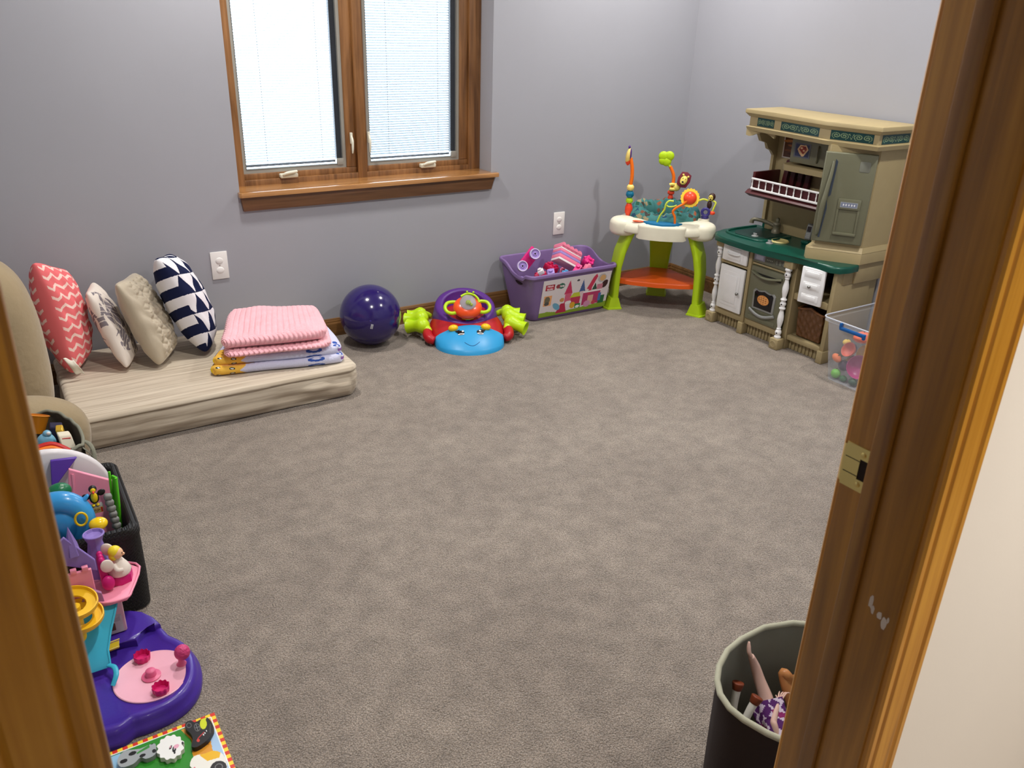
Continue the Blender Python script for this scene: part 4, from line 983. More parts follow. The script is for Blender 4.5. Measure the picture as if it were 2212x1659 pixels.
# sun spinner on orange wire, green wire loop
m = M(TJ); m.tube([(.062, -.165, .494), (.058, -.165, .53), (.046, -.165, .556), (.062, -.166, .578), (.095, -.168, .600), (.118, -.17, .625)], .0062, 10, sub=6); wr_ = m.build('orange_wire', ORA, jp, smooth=80)
Ts = TJ @ Tm((.124, -.150, .628), (R_(72), 0, 0))
m = M(Ts); n_ = 18; pts = []
for i in range(n_*2): pts.append(((.050 if i % 2 else .043)*math.cos(PI*i/n_), (.050 if i % 2 else .043)*math.sin(PI*i/n_)))
m.prism(pts, -.004, .004, .0015); m.build('sun_ring', pm('sun_yellow', (246, 206, 50), rough=.35), wr_, smooth=30)
m = M(Ts); m.ell((0, 0, .006), (.033, .033, .020), 28, 16); m.build('sun_center', RO, wr_, smooth=80)
m = M(TJ); m.tube([(-.028, -.160, .494), (-.016, -.158, .53), (.002, -.156, .56), (.008, -.155, .59), (.022, -.150, .606), (.045, -.15, .606)], .0048, 8, sub=5)
m.tube([(.010, -.155, .585), (.022, -.155, .578), (.045, -.155, .580), (.062, -.155, .588)], .0042, 8, sub=4); m.build('green_wire', pm('yellow_green_wire', (190, 210, 70), rough=.4), jp, smooth=80)
# monkey on the right lobe with blue ring
x, y = .212, -.045
m = M(TJ); m.lathe([(.026, .0), (.024, .014), (.018, .018)], 20, Tm((x, y, .490))); m.build('toy_socket', CRM, jp)
m = M(TJ); m.lathe([(0, 0), (.018, 0), (.021, .008), (.014, .020), (0, .022)], 20, Tm((x, y, .508))); m.tube([(x+.018*math.cos(t), y-.012, .543+.018*math.sin(t)) for t in [i*PI/6 for i in range(12)]], .0075, 10, closed=True); rg = m.build('blue_ring_toy', pm('indigo_toy', (60, 54, 130), rough=.35), jp, smooth=70)
BRN = pm('brown_monkey', (62, 34, 26), rough=.5)
m = M(TJ); m.ell((x+.016, y+.01, .578), (.013, .012, .022), 16, 12); m.ell((x+.024, y+.01, .618), (.018, .015, .021), 18, 12, rot=(0, .2, 0)); mk = m.build('monkey_body', BRN, jp, smooth=80)
m = M(TJ); m.ell((x+.018, y-.003, .616), (.012, .006, .015), 14, 10); mf = m.build('monkey_face', YLW, mk, smooth=80)
m = M(TJ); m.ell((x+.017, y-.0085, .610), (.004, .003, .004), 8, 6); m.ell((x+.012, y-.0085, .621), (.002, .002, .003), 8, 6); m.ell((x+.021, y-.0085, .621), (.002, .002, .003), 8, 6); m.build('monkey_eyes', MS, mf)
m = M(TJ); m.tube([(x+.006, y+.005, .600), (x-.02, y, .606), (x-.045, y-.004, .594), (x-.052, y-.006, .580)], .005, 8, sub=4); m.tube([(x+.03, y+.005, .600), (x+.046, y, .592), (x+.040, y-.004, .568), (x+.034, y-.006, .548)], .005, 8, sub=4); m.build('monkey_arms', pm('yellow_arm', (206, 214, 70), rough=.4), mk, smooth=80)
m = M(TJ); m.ell((x+.034, y-.008, .540), (.015, .011, .010), 14, 10); m.build('monkey_hand', RO, mk, smooth=80)
m = M(TJ); m.ell((x-.054, y-.006, .576), (.007, .006, .010), 10, 8); m.build('monkey_hand', RO, mk, smooth=80)

# ------------------------------------------------------------------ play kitchen against the right wall
KX = 3.458
kt = root('play_kitchen', (3.30, 2.58, 0), 'tan play kitchen with dark green counter, olive fridge and decorated cornice', 'toy kitchen')
TN = pm('tan_kitchen_plastic', (162, 146, 108), rough=.5, bump=(400, .06, .0004)); TNL = pm('light_tan_plastic', (170, 153, 112), rough=.5)
GRN = pm('dark_green_counter', (8, 74, 60), rough=.32, spec=.5); OLV = pm('olive_fridge_plastic', (110, 110, 88), rough=.36, coat=.15); KW = pm('white_cabinet_plastic', (240, 240, 240), rough=.38)
MRN = pm('maroon_rack', (74, 20, 24), rough=.45); KDK = pm('cavity_shade_and_screws', (36, 34, 30), rough=.8); CHR = pm('grey_metal_knob', (150, 150, 146), rough=.25, metal=.9); SLV = pm('silver_plastic', (150, 152, 150), rough=.35, metal=.3)  # KDK puts shade into oven slot and cupboard as colour; screw dots share it
# base carcass: back, floor, uprights, side, plinth
m = M(); m.bb(3.40, KX, 2.235, 2.93, 0, .44); m.bb(3.17, 3.40, 2.235, 2.93, .045, .075); m.bb(3.17, 3.40, 2.235, 2.93, .425, .437)
m.build('base_back', TN, kt, bev=.002, smooth=30)
m = M(); m.bb(3.175, KX, 2.232, 2.252, 0, .44, .004); m.bb(3.262, KX, 2.214, 2.236, .375, .468, .003); m.bb(3.19, 3.262, 2.222, 2.236, .375, .437, .003); m.build('side_panel', TN, kt, smooth=30)
M().bb(3.16, 3.40, 2.915, 2.93, 0, .44, .004).build('side_panel', TN, kt, smooth=30)
for y0_, y1_, x0_ in ((2.695, 2.715, 3.118), (2.225, 2.247, 3.150)):
    m = M(); m.bb(x0_, 3.40, y0_, y1_, .035, .437, .003); m.bb(x0_-.010, 3.20, y0_-.006, y1_+.006, 0, .06, .004); m.build('upright', TN, kt, smooth=30)
m = M(); m.bb(3.145, 3.40, 2.440, 2.470, .0, .437, .003); m.build('upright', TN, kt, smooth=30)
# rails
for nm, y0_, y1_, z0_, z1_, x0_ in (('rail', 2.715, 2.905, .325, .343, 3.128), ('rail', 2.47, 2.695, .365, .377, 3.128), ('rail', 2.715, 2.905, .055, .092, 3.128), ('rail', 2.47, 2.695, .055, .088, 3.128), ('shelf', 2.247, 2.44, .255, .287, 3.150), ('rail', 2.247, 2.44, .050, .075, 3.150)):
    M().bb(x0_, 3.40 if nm == 'shelf' else x0_+.03, y0_, y1_, z0_, z1_, .004).build(nm, TN, kt, smooth=30)
# fluted plinth
for y0_, y1_, x0_ in ((2.715, 2.90, 3.150), (2.49, 2.69, 3.150), (2.25, 2.44, 3.172)):
    m = M(); m.bb(x0_+.006, x0_+.03, y0_, y1_, 0, .055); n_ = int((y1_-y0_)/.019)
    for i in range(n_): yc = y0_+(i+.5)*(y1_-y0_)/n_; m.box((x0_+.004, yc, .026), (.010, .010, .050), .003)
    m.build('fluted_plinth', TN, kt, smooth=40)
# posts: block, turned baluster, block
def baluster(x, y):
    for z in (.027, .424):
        m = M(); m.box((x+(.018 if z > .1 else 0), y, z), (.056 if z > .1 else .050, .052, .046 if z > .1 else .054), .005); m.lathe([(.006, .0), (.009, .0015), (.012, 0), (.015, .002), (.017, 0)], 20, Tm((x-.0245+(.018-.0025 if z > .1 else 0), y, z), (0, -PI/2, 0))); m.build('corner_block', TN, kt, smooth=40)
    pr = [(0, .054), (.015, .054), (.0165, .058), (.0165, .063), (.012, .066), (.0105, .070), (.0145, .078), (.0155, .086), (.0120, .094), (.009, .098), (.0115, .102), (.0085, .106), (.0085, .112), (.0125, .130), (.0150, .148), (.0140, .166), (.0095, .190), (.0085, .197), (.0145, .202), (.0155, .207), (.011, .211), (.0095, .215), (.0145, .224), (.0145, .231), (.0095, .239), (.011, .243), (.0155, .247), (.0145, .252), (.0085, .257), (.0095, .264), (.0140, .288), (.0150, .306), (.0125, .324), (.0085, .342), (.0085, .348), (.0115, .352), (.009, .356), (.0120, .360), (.0155, .368), (.0145, .376), (.0105, .384), (.012, .388), (.0165, .391), (.0165, .396), (.015, .401), (0, .401)]
    m = M(); m.lathe([(r_, .054+(z-.054)*(.347/.347)) for r_, z in pr], 24, Tm((x, y, 0))); b_ = m.build('white_baluster', KW, kt, smooth=60)
    m = M()
    for z in (.082, .2275, .372): m.cyl((x-.016, y-.003, z), (x-.0135, y-.003, z), .0035, seg=10)
    m.build('screw_dot', KDK, b_)
baluster(3.128, 2.915); baluster(3.118, 2.468)
# counter
def smoothpoly(P, k=6):
    o = []; n = len(P)
    for i in range(n):
        a, b_, c, d = [Vector(P[(i+j-1) % n]) for j in range(4)]
        for t in [q_/k for q_ in range(k)]: v = .5*((2*b_)+(c-a)*t+(2*a-5*b_+4*c-d)*t*t+(3*b_-a-3*c+d)*t**3); o.append((v.x, v.y))
    return o
front = [(3.21, 2.985), (3.135, 2.975), (3.085, 2.92), (3.070, 2.82), (3.066, 2.70), (3.076, 2.58), (3.098, 2.47), (3.118, 2.40), (3.122, 2.32), (3.120, 2.245), (3.145, 2.212), (3.20, 2.200), (3.262, 2.205)]
CP = [(KX, 2.985)]+front+[(3.30, 2.24), (KX, 2.24)]
m = M(); m.prism(CP, .437, .466, .012, 4); m.build('counter', GRN, kt, smooth=45)
# raised rims round the sink and the stove well
m = M(); m.tube([(3.41, 2.955, .468), (3.22, 2.955, .468), (3.16, 2.90, .468), (3.16, 2.76, .468), (3.20, 2.70, .467), (3.38, 2.70, .467)], .007, 10, sub=5); m.build('sink_rim', GRN, kt, smooth=80)
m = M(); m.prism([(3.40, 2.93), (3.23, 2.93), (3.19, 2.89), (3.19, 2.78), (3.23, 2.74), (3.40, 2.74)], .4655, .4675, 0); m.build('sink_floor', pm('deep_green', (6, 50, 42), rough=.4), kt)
m = M(); m.bb(3.425, KX, 2.46, 2.93, .466, .515, .006); m.build('backsplash', GRN, kt)
# faucet
T = Tm((3.385, 2.80, .466)); m = M(T); m.lathe([(.022, 0), (.022, .012), (.016, .018), (.016, .04), (.019, .044), (.019, .050), (.012, .056), (0, .056)], 20); m.tube([(0, 0, .034), (-.03, .045, .052), (-.06, .085, .060), (-.07, .10, .055), (-.072, .103, .04)], [.010, .010, .009, .010, .012], 12, sub=4)
m.ell((.004, 0, .066), (.010, .010, .014), 14, 10); m.build('faucet', pm('olive_faucet', (120, 116, 96), rough=.35, metal=.2), kt, smooth=60)
for (x_, y_) in ((3.235, 2.80), (3.19, 2.665)):
    m = M(Tm((x_, y_, .466))); m.lathe([(.0175, 0), (.0175, .003), (.012, .006), (.008, .007), (.007, .011), (0, .012)], 20); m.box((0, 0, .012), (.006, .024, .010), .003); m.build('tap_knob', SLV, kt, smooth=40)
m = M(Tm((3.268, 2.668, .466))); m.lathe([(0, .002), (.030, .002), (.032, .004), (.036, .004), (.038, .007), (.042, .0055), (.0445, .001), (.044, 0)], 36)
for i in range(18): a = i*PI/9; m.box((.038*math.cos(a), .038*math.sin(a), .0065), (.005, .002, .0012), rot=(0, 0, a))
m.build('stove_burner', pm('ivory_burner', (198, 186, 122), rough=.5), kt, smooth=50)
# toy phone in a green cradle
m = M(); m.bb(3.335, 3.405, 2.555, 2.60, .466, .482, .006); m.build('phone_cradle', GRN, kt)
T = Tm((3.362, 2.578, .5245), (0, R_(12), R_(12)))
ph_ = root('toy_phone', (3.362, 2.578, .482), 'small grey toy phone standing in the cradle on the green counter', 'toy phone')
m = M(T); m.box((0, 0, 0), (.016, .032, .078), .006, 3); m.build('handset', pm('grey_phone', (128, 130, 128), rough=.4), ph_)
M(T).box((-.0083, 0, .012), (.001, .020, .026), 0).build('screen', pm('phone_screen', (34, 26, 30), rough=.2), ph_)
m = M(T)
for i in range(3):
    for j in range(3): m.box((-.0085, (i-1)*.007, -.010-j*.008), (.001, .005, .005), 0)
m.build('keypad', pm('phone_keys', (170, 172, 170), rough=.4), ph_)
# left cabinet door and drawer
def kdoor(y0_, y1_, z0_, z1_, x_, name, nb=1, knob=None, yaw=0, th=.014):
    c = Vector((x_, (y0_+y1_)/2, (z0_+z1_)/2)); T = Tm(c, (0, 0, yaw)); w_, h_ = y1_-y0_, z1_-z0_; m = M(T)
    m.box((0, 0, 0), (th, w_, h_), .004, 2)
    for k_ in range(nb):
        hz = h_/nb; zc_ = -h_/2+hz*(k_+.5)
        # frame groove and raised field
        m.box((-th/2-.0005, 0, zc_), (.003, w_*.72, hz*(.78 if nb == 1 else .62)), .0014); m.box((-th/2-.003, 0, zc_), (.004, w_*.52, hz*(.62 if nb == 1 else .40)), .0018)
    o = m.build(name, KW, kt, smooth=30)
    if knob:
        m = M(T); m.lathe([(0, 0), (.004, 0), (.0035, .006), (.007, .009), (.0075, .013), (.004, .016), (0, .0165)], 18, Tm((-th/2-.003, knob[0], knob[1]), (0, -PI/2, 0))); m.build('knob', CHR, o, smooth=60)
    return o
kdoor(2.722, 2.885, .094, .322, 3.120, 'cabinet_door', 1, (-.058, -.010))
dr = kdoor(2.722, 2.885, .345, .432, 3.120, 'drawer', 1)
m = M(); m.tube([(3.108, 2.765, .392), (3.100, 2.78, .388), (3.100, 2.83, .388), (3.108, 2.845, .392)], .004, 8, sub=3); m.build('drawer_pull', KW, dr)
# oven
m = M(); m.bb(3.118, 3.19, 2.478, 2.690, .090, .362, .004); ov = m.build('oven_door', OLV, kt, smooth=40)
def curve_rail(z, h, th, name, mat, bow=.010, y0_=2.492, y1_=2.676, sag=.014):
    m = M(); n_ = 16; P = []
    for i in range(n_+1): t = i/n_; P.append((3.113-bow*math.sin(t*PI), y0_+(y1_-y0_)*t, z-sag*math.sin(t*PI)))
    m.tube(P, th, 10, flat=h/th); return m.build(name, mat, ov, smooth=80)
curve_rail(.337, .006, .010, 'oven_handle', OLV, .014)
m = M(); m.bb(3.1165, 3.119, 2.50, 2.67, .318, .334, .001); m.build('oven_handle_shade', KDK, ov)  # raised dark strip painted as the shade behind the oven handle
sh = [(-.066, -.060), (.066, -.060), (.070, .030), (.058, .042), (.040, .036), (.020, .040), (0, .046), (-.020, .040), (-.040, .036), (-.058, .042), (-.070, .030)]
def on_oven(poly, x0_, x1_, s_=1.0): # prism facing -x
    T = Matrix(((0, 0, -1, x0_), (-1, 0, 0, 2.583), (0, 1, 0, .215), (0, 0, 0, 1)))
    m = M(); m.prism([(a*s_, b_*s_) for a, b_ in poly], 0, x0_-x1_, .0012, T=T); return m
on_oven(sh, 3.1185, 3.113).build('oven_window_frame', SLV, ov, smooth=30)
on_oven(sh, 3.1135, 3.1115, .84).build('oven_glass', pm('oven_glass_black', (20, 16, 18), rough=.15), ov)
# glowing-orange pie picture: lattice pie print
def pie(U, V_): return ((U-.5)/.5)**2+((V_-.5)/.5)**2 <= 1
T_ = [('f', pie, (214, 140, 74)), ('e', .5, .5, .40, .40, 0, (150, 84, 40))]
for k_ in range(4): T_ += [('f', (lambda k_: lambda U, V_: pie(U, V_) & (np.abs(U-.2-k_*.2-.04) < .045) & (((U-.5)/.45)**2+((V_-.5)/.45)**2 < 1))(k_), (222, 156, 90)), ('f', (lambda k_: lambda U, V_: pie(U, V_) & (np.abs(V_-.2-k_*.2) < .045) & (((U-.5)/.45)**2+((V_-.5)/.45)**2 < 1))(k_), (228, 164, 96))]
panel('pie_picture', (3.1112, 2.583+.036, .215-.028), (0, -.072, 0), (0, 0, .048), 44, 32, (20, 16, 18), T_, ov, mat=art('glossy_print'))
m = M(); n_ = 14
m.tube([(3.111-.004*math.sin(i/n_*PI), 2.505+.156*i/n_, .150-.022*math.sin(i/n_*PI)) for i in range(n_+1)], .006, 8, flat=1.4); m.build('lower_trim', SLV, ov, smooth=80)
m = M(); m.bb(3.1155, 3.119, 2.50, 2.67, .098, .118, .002); m.build('oven_vent', OLV, ov)
# control panel with printed knobs and clock
cp = M().bb(3.122, 3.16, 2.475, 2.692, .380, .436, .003).build('control_panel', OLV, kt)
cs = [('r', .04, .15, .34, .85, (150, 150, 170)), ('r', .08, .3, .3, .7, (196, 198, 214)), ('r', .38, .2, .6, .8, (90, 92, 84)), ('r', .64, .2, .95, .8, (84, 86, 78))]
for i in range(4): cs.append(('e', .42+i*.045, .5, .012, .06, 0, (180, 180, 160)))
for i in range(3): cs.append(('e', .69+i*.1, .5, .03, .22, 0, (120, 122, 110)))
panel('panel_print', (3.1212, 2.690, .385), (0, -.21, 0), (0, 0, .046), 84, 18, (104, 104, 88), cs, cp, mat=art('glossy_print'))
# right cupboard: back sheet coloured dark as inner shade, white door hanging a little open, woven basket print
M().bb(3.39, 3.40, 2.247, 2.44, .287, .43).build('cavity_shade_back', KDK, kt)
kdoor(2.268, 2.385, .268, .437, 3.120, 'cabinet_door', 3, (.004, .0), yaw=R_(9))
pj = root('wicker_basket', (3.235, 2.345, .0755), 'small brown toy wicker basket on the low shelf of the play kitchen', 'basket')
WK = pm('brown_wicker', (96, 60, 28), rough=.45, coat=.3)
m = M(); n_ = 40
def wk(u, v):
    # woven front/back/side wall with bulged strands
    c = [(3.175, 2.276), (3.30, 2.276), (3.30, 2.408), (3.175, 2.408)]; s_ = u*4; i = int(s_) % 4; t = s_-int(s_); a, b_ = c[i], c[(i+1) % 4]
    x_, y_ = a[0]+(b_[0]-a[0])*t, a[1]+(b_[1]-a[1])*t; k_ = 1+.12*v; x_ = 3.2375+(x_-3.2375)*k_; y_ = 2.34+(y_-2.34)*min(k_, 1.07)
    bz = math.sin(u*4*8*PI)*math.sin(v*6*PI)*.004; top = .135+.018*abs(2*((t+.5) % 1)-1)**1.5
    nx_, ny_ = (0, -1) if i == 0 else (1, 0) if i == 1 else (0, 1) if i == 2 else (-1, 0)
    return (x_+nx_*bz, y_+ny_*bz, .080+top*v)
m.grid(wk, 160, 40, cu=True); m.build('woven_wall', WK, pj, weld=True, smooth=70, solid=.004)
m = M(); m.tube([wk(i/48, 1.0) for i in range(48)], .0055, 8, closed=True); m.build('rolled_rim', pm('brown_wicker_rim', (120, 76, 40), rough=.5), pj, smooth=80)
# upper body
m = M(); m.bb(3.415, KX, 2.38, 2.905, .466, .97, .003); m.build('back_panel', TN, kt, smooth=30)
prof = [(3.395, .50), (3.395, .84), (3.372, .865), (3.345, .875), (3.330, .905), (3.290, .915), (3.270, .945), (3.262, .975), (3.43, .975), (3.43, .50)]
m = M(); m.prism([(a, b_) for a, b_ in prof], 0, .018, .002, T=Matrix(((1, 0, 0, 0), (0, 0, -1, 2.912), (0, 1, 0, 0), (0, 0, 0, 1)))); m.build('side_bracket', TN, kt, smooth=30)
# fridge tower
FP = [(KX, 2.218), (3.275, 2.218), (3.160, 2.385), (3.175, 2.415), (KX, 2.415)]
m = M(); m.prism(FP, .530, .972, 0); m.build('fridge_tower', TNL, kt, smooth=30)
m = M(); m.prism([(KX, 2.205), (3.262, 2.205), (3.135, 2.40), (3.16, 2.43), (KX, 2.43)], .466, .515, .004, top=[(KX, 2.205), (3.262, 2.205), (3.135, 2.40), (3.16, 2.43), (KX, 2.43)]); m.prism([(KX, 2.205), (3.262, 2.205), (3.135, 2.40), (3.16, 2.43), (KX, 2.43)], .515, .538, 0, top=[(KX, 2.216), (3.276, 2.216), (3.16, 2.388), (3.175, 2.41), (KX, 2.41)]); m.build('tower_foot', TNL, kt, smooth=30)
A_, B_ = Vector((3.150, 2.400, 0)), Vector((3.268, 2.222, 0)); U_ = (B_-A_).normalized(); Wd = (B_-A_).length; Nf = Vector((U_.y, -U_.x, 0)).normalized()
if Nf.x > 0: Nf = -Nf
TF = Matrix(((U_.x, 0, Nf.x, A_.x), (U_.y, 0, Nf.y, A_.y), (0, 1, 0, .552), (0, 0, 0, 1)))       # x along door, y up, z outwards
Hd = .393
m = M(TF); m.prism([(0, 0), (Wd, 0), (Wd, Hd), (0, Hd)], .001, .022, .006, 3); fd = m.build('fridge_door', OLV, kt, smooth=40)
m = M(TF); m.tube([(.020, .03, .022), (.022, .06, .034), (.024, .16, .046), (.030, .22, .042), (.038, .30, .034), (.040, .355, .024)], [.006, .009, .010, .009, .008, .006], 10, sub=5); m.build('fridge_handle', OLV, fd, smooth=80)
m = M(TF); m.prism([(.040, .20), (.050, .21), (.056, .355), (.046, .365)], .0215, .0235, 0); m.prism([(.026, .02), (.034, .02), (.044, .15), (.038, .19), (.034, .10)], .0215, .0245, 0, T=None); m.build('painted_handle_shadow', pm('handle_gap_shade', (60, 70, 84), rough=.3), fd)  # dark strips painted as the shade between handle and door
m = M(TF)
for a in range(4):
    pass
x0_, x1_, y0_, y1_ = .085, .182, .040, .200
m.prism([(x0_, y0_), (x1_, y0_), (x1_, y0_+.012), (x0_, y0_+.012)], .020, .034, .004); m.prism([(x0_, y0_), (x0_+.010, y0_), (x0_+.010, y1_), (x0_, y1_)], .020, .028, .003); m.prism([(x1_-.010, y0_), (x1_, y0_), (x1_, y1_), (x1_-.010, y1_)], .020, .028, .003); m.prism([(x0_, y1_-.046), (x1_, y1_-.046), (x1_, y1_), (x0_, y1_)], .020, .030, .004)
m.build('ice_dispenser', OLV, fd, smooth=40)
o_ = TF @ Vector((x0_+.012, y1_-.037, .0302)); panel('dispenser_buttons', o_, U_*.072, (0, 0, .024), 48, 16, (150, 156, 160), [('r', .04, .1, .96, .9, (120, 128, 150))]+[('e', .18+i*.16, .5, .045, .2, 0, (220, 222, 226)) for i in range(5)], fd, mat=art('glossy_print'))
m = M(TF); m.prism([(.150, .318), (.186, .318), (.190, .324), (.190, .358), (.186, .362), (.150, .362), (.146, .358), (.146, .324)], .0215, .0236, .001); m.build('embossed_badge', pm('olive_badge', (122, 124, 112), rough=.3), fd)
# cornice
cor = [(KX, 2.925), (3.222, 2.925), (3.205, 2.745), (3.168, 2.43), (3.215, 2.200), (KX, 2.200)]
def grow(P, d, c=(3.46, 2.56)):
    return [(x if x > 3.45 else x-d*.9, y+(d if y > 2.8 else (-d if y < 2.3 else 0))) for x, y in P]
m = M()
m.prism(grow(cor, .0), .985, 1.04, 0)
m.prism(grow(cor, .006), .967, .985, 0, top=grow(cor, .012)); m.prism(grow(cor, .012), .950 if False else .9848, .990, 0, top=grow(cor, .0))
m.prism(grow(cor, .004), 1.032, 1.048, 0, top=grow(cor, .020)); m.prism(grow(cor, .020), 1.048, 1.066, .006, 2)
m.build('cornice', TNL, kt, smooth=30)
# frieze prints: dark green scrolls
scr = []
for cx_, d_ in ((.14, 1), (.32, -1), (.66, 1), (.86, -1)):
    for k_ in range(26):
        a = k_*.42; r_ = .05+.011*k_; scr.append(('e', cx_+r_*.34*math.cos(a)*d_, .5+r_*math.sin(a)*1.05, .013, .055, 0, (134, 156, 116)))
for k_ in range(12): scr.append(('e', .42+k_*.014, .5+.26*math.sin(k_*.9), .012, .06, 0, (134, 156, 116)))
def frieze(p, q_):
    P = Vector((p[0], p[1], .9925)); Q = Vector((q_[0], q_[1], .9925)); d = (Q-P).normalized(); n_ = d.cross(Vector((0, 0, 1))); P = P+n_*.0006
    panel('frieze_print', P, Q-P, (0, 0, .038), 110, 30, (18, 62, 62), scr, kt, mat=art('glossy_print'))
def lerp(a, b_, t): return (a[0]+(b_[0]-a[0])*t, a[1]+(b_[1]-a[1])*t)
frieze(lerp(cor[1], cor[2], .30), lerp(cor[1], cor[2], .92)); frieze(lerp(cor[2], cor[3], .10), lerp(cor[2], cor[3], .86)); 
frieze(lerp(cor[3], cor[4], .08), lerp(cor[3], cor[4], .90)); frieze(lerp(cor[4], cor[5], .08), lerp(cor[4], cor[5], .86))
# arched valance below the left end of the cornice
m = M(); arc = [(0, .03), (0, 0), (.018, -.004), (.035, 0)]+[(.035+i/10*.13, .020*math.sin(i/10*PI)) for i in range(1, 11)]+[(.172, .03)]
m.prism(arc, 0, .010, 0, T=Matrix(((.08, 0, 1, 3.214), (-1, 0, 0, 2.932), (0, 1, 0, .944), (0, 0, 0, 1)))); m.build('arched_valance', TNL, kt, smooth=30)
# microwave, shelf and picture
m = M(); m.bb(3.335, 3.415, 2.47, 2.735, .838, .965, .004); m.build('microwave', OLV, kt, smooth=30)
M().bb(3.322, 3.336, 2.50, 2.735, .838, .948, .004).build('microwave_door', OLV, kt, smooth=30)
sp_ = [('r', .08, .08, .92, .92, (46, 52, 84)), ('p', [(.2, .55), (.35, .86), (.72, .88), (.88, .6), (.62, .12), (.5, .1), (.3, .35)], (214, 176, 130)), ('p', [(.3, .56), (.4, .78), (.7, .8), (.78, .6), (.58, .25)], (150, 50, 36)), ('e', .45, .65, .07, .07, 0, (230, 200, 150)), ('e', .6, .5, .06, .06, 0, (226, 190, 140)), ('e', .64, .7, .05, .05, 0, (90, 30, 24))]
panel('microwave_window_print', (3.3212, 2.715, .865), (0, -.095, 0), (0, 0, .068), 60, 44, (92, 96, 104), sp_, kt, mat=art('glossy_print'))
m = M(); m.tube([(3.322, 2.575, .93), (3.312, 2.572, .915), (3.312, 2.572, .87), (3.322, 2.575, .856)], .005, 8, sub=3); m.build('microwave_handle', OLV, kt)
m = M(); m.prism([(3.415, 2.79), (3.33, 2.775), (3.30, 2.74), (3.30, 2.44), (3.415, 2.44)], .798, .826, .007, 3); m.build('microwave_shelf', TNL, kt, smooth=40)
sk = [('r', .06, .05, .94, .95, (92, 52, 24)), ('e', .3, .75, .3, .06, 5, (176, 110, 50)), ('e', .6, .55, .35, .05, -4, (150, 88, 38)), ('e', .4, .35, .3, .05, 3, (128, 72, 30)), ('e', .6, .2, .3, .04, 0, (70, 36, 18))]
panel('food_picture', (3.4142, 2.860, .835), (0, -.105, 0), (0, 0, .110), 60, 56, (214, 206, 194), sk, kt, mat=art('glossy_print'))
# maroon dish rack with white rail
m = M(); m.bb(3.225, 3.235, 2.405, 2.865, .692, .745, .002); m.bb(3.235, 3.415, 2.855, 2.870, .692, .775, .002); m.bb(3.225, 3.415, 2.405, 2.870, .686, .694, 0)
m.prism([(3.225, .690), (3.205, .674), (3.240, .655), (3.415, .650), (3.415, .690)], 0, .475, .002, T=Matrix(((1, 0, 0, 0), (0, 0, -1, 2.880), (0, 1, 0, 0), (0, 0, 0, 1)))); m.build('dish_rack', MRN, kt, smooth=30)
m = M(); m.bb(3.212, 3.222, 2.412, 2.855, .742, .750, .001); m.bb(3.212, 3.222, 2.412, 2.855, .694, .703, .001)
for i in range(11): y_ = 2.850-i*.0430; m.lathe([(.0035, 0), (.0035, .006), (.0022, .008), (.0036, .018), (.0022, .030), (.0035, .034), (.0035, .040)], 12, Tm((3.217, y_, .702)))
m.build('white_rail', KW, kt, smooth=50)
m = M()
for i in range(4): m.box((3.398, 2.80-i*.045, .765), (.022, .030, .135), .008, 2, rot=(0, R_(8), 0))
m.build('plate_slots', MRN, kt, smooth=40)

# ------------------------------------------------------------------ clear storage box with toy food
cb = root('storage_box', (3.20, 1.86, 0), 'clear plastic storage box with blue latch, full of toy food, by the kitchen', 'storage box')
CLP = bpy.data.materials.new('clear_storage_plastic'); CLP.use_nodes = True; N, L = nt(CLP); b = N['Principled BSDF']
b.inputs['Base Color'].default_value = lin((220, 224, 232)); b.inputs['Roughness'].default_value = .18
tr = N.new('ShaderNodeBsdfTransparent'); tr.inputs['Color'].default_value = (.93, .94, .96, 1); mx = N.new('ShaderNodeMixShader'); mx.inputs[0].default_value = .24
L.new(tr.outputs[0], mx.inputs[1]); L.new(b.outputs[0], mx.inputs[2]); L.new(mx.outputs[0], N['Material Output'].inputs['Surface'])
sb0 = [(3.030, 1.600), (3.385, 1.600), (3.385, 2.105), (3.030, 2.105)]; sb1 = [(3.008, 1.575), (3.410, 1.575), (3.410, 2.150), (3.008, 2.150)]
q0 = densify(rrect(sb0, .03)); lv = []
for t in (0, .05, .3, .6, .85, .93): lv.append([(x, y, .002+t*.285) for x, y in scale_to(q0, sb0, sb1, t)])
q1 = scale_to(q0, sb0, sb1, .93); c_ = (3.209, 1.86)
lv.append([(x+.010*math.copysign(1, x-c_[0])*min(1, abs(x-c_[0])/.1), y+.010*math.copysign(1, y-c_[1])*min(1, abs(y-c_[1])/.1), .268) for x, y in q1])
lv.append([(x, y, .285) for x, y, z in lv[-1]])
m = M(); ring_shell(lv, m); m.add(lv[0], [tuple(range(len(q0)))]); m.build('clear_tub', CLP, cb, weld=True, smooth=50)
m = M(); m.tube([lv[-1][i] for i in range(0, len(q0), 2)], .0035, 6, closed=True); m.build('rim_edge', pm('frosted_rim', (206, 210, 220), rough=.3, alpha=.75), cb)
LB = pm('blue_latch', (10, 84, 150), rough=.35)
m = M(); m.box((2.992, 1.995, .262), (.012, .120, .016), .005, 2); m.bb(2.986, 3.004, 2.045, 2.055, .262, .285, .002); m.box((2.994, 1.935, .258), (.014, .012, .024), .003); m.build('latch', LB, cb)
def food(name, label, cat='toy food'): pass
def bowl(loc, rot, r, h, mat, label, name='toy_bowl', cat='toy bowl'):
    rr = root(name, loc, label, cat, 'toy food and dishes in the clear box'); m = M(Tm(loc, rot)); m.lathe([(0, -h*.48), (r*.45, -h*.5), (r*.8, -h*.2), (r*.97, h*.3), (r, h*.5), (r*.95, h*.48), (r*.9, h*.2), (r*.7, -h*.2), (0, -h*.38)], 36); m.build('dish', mat, rr, smooth=60); return rr
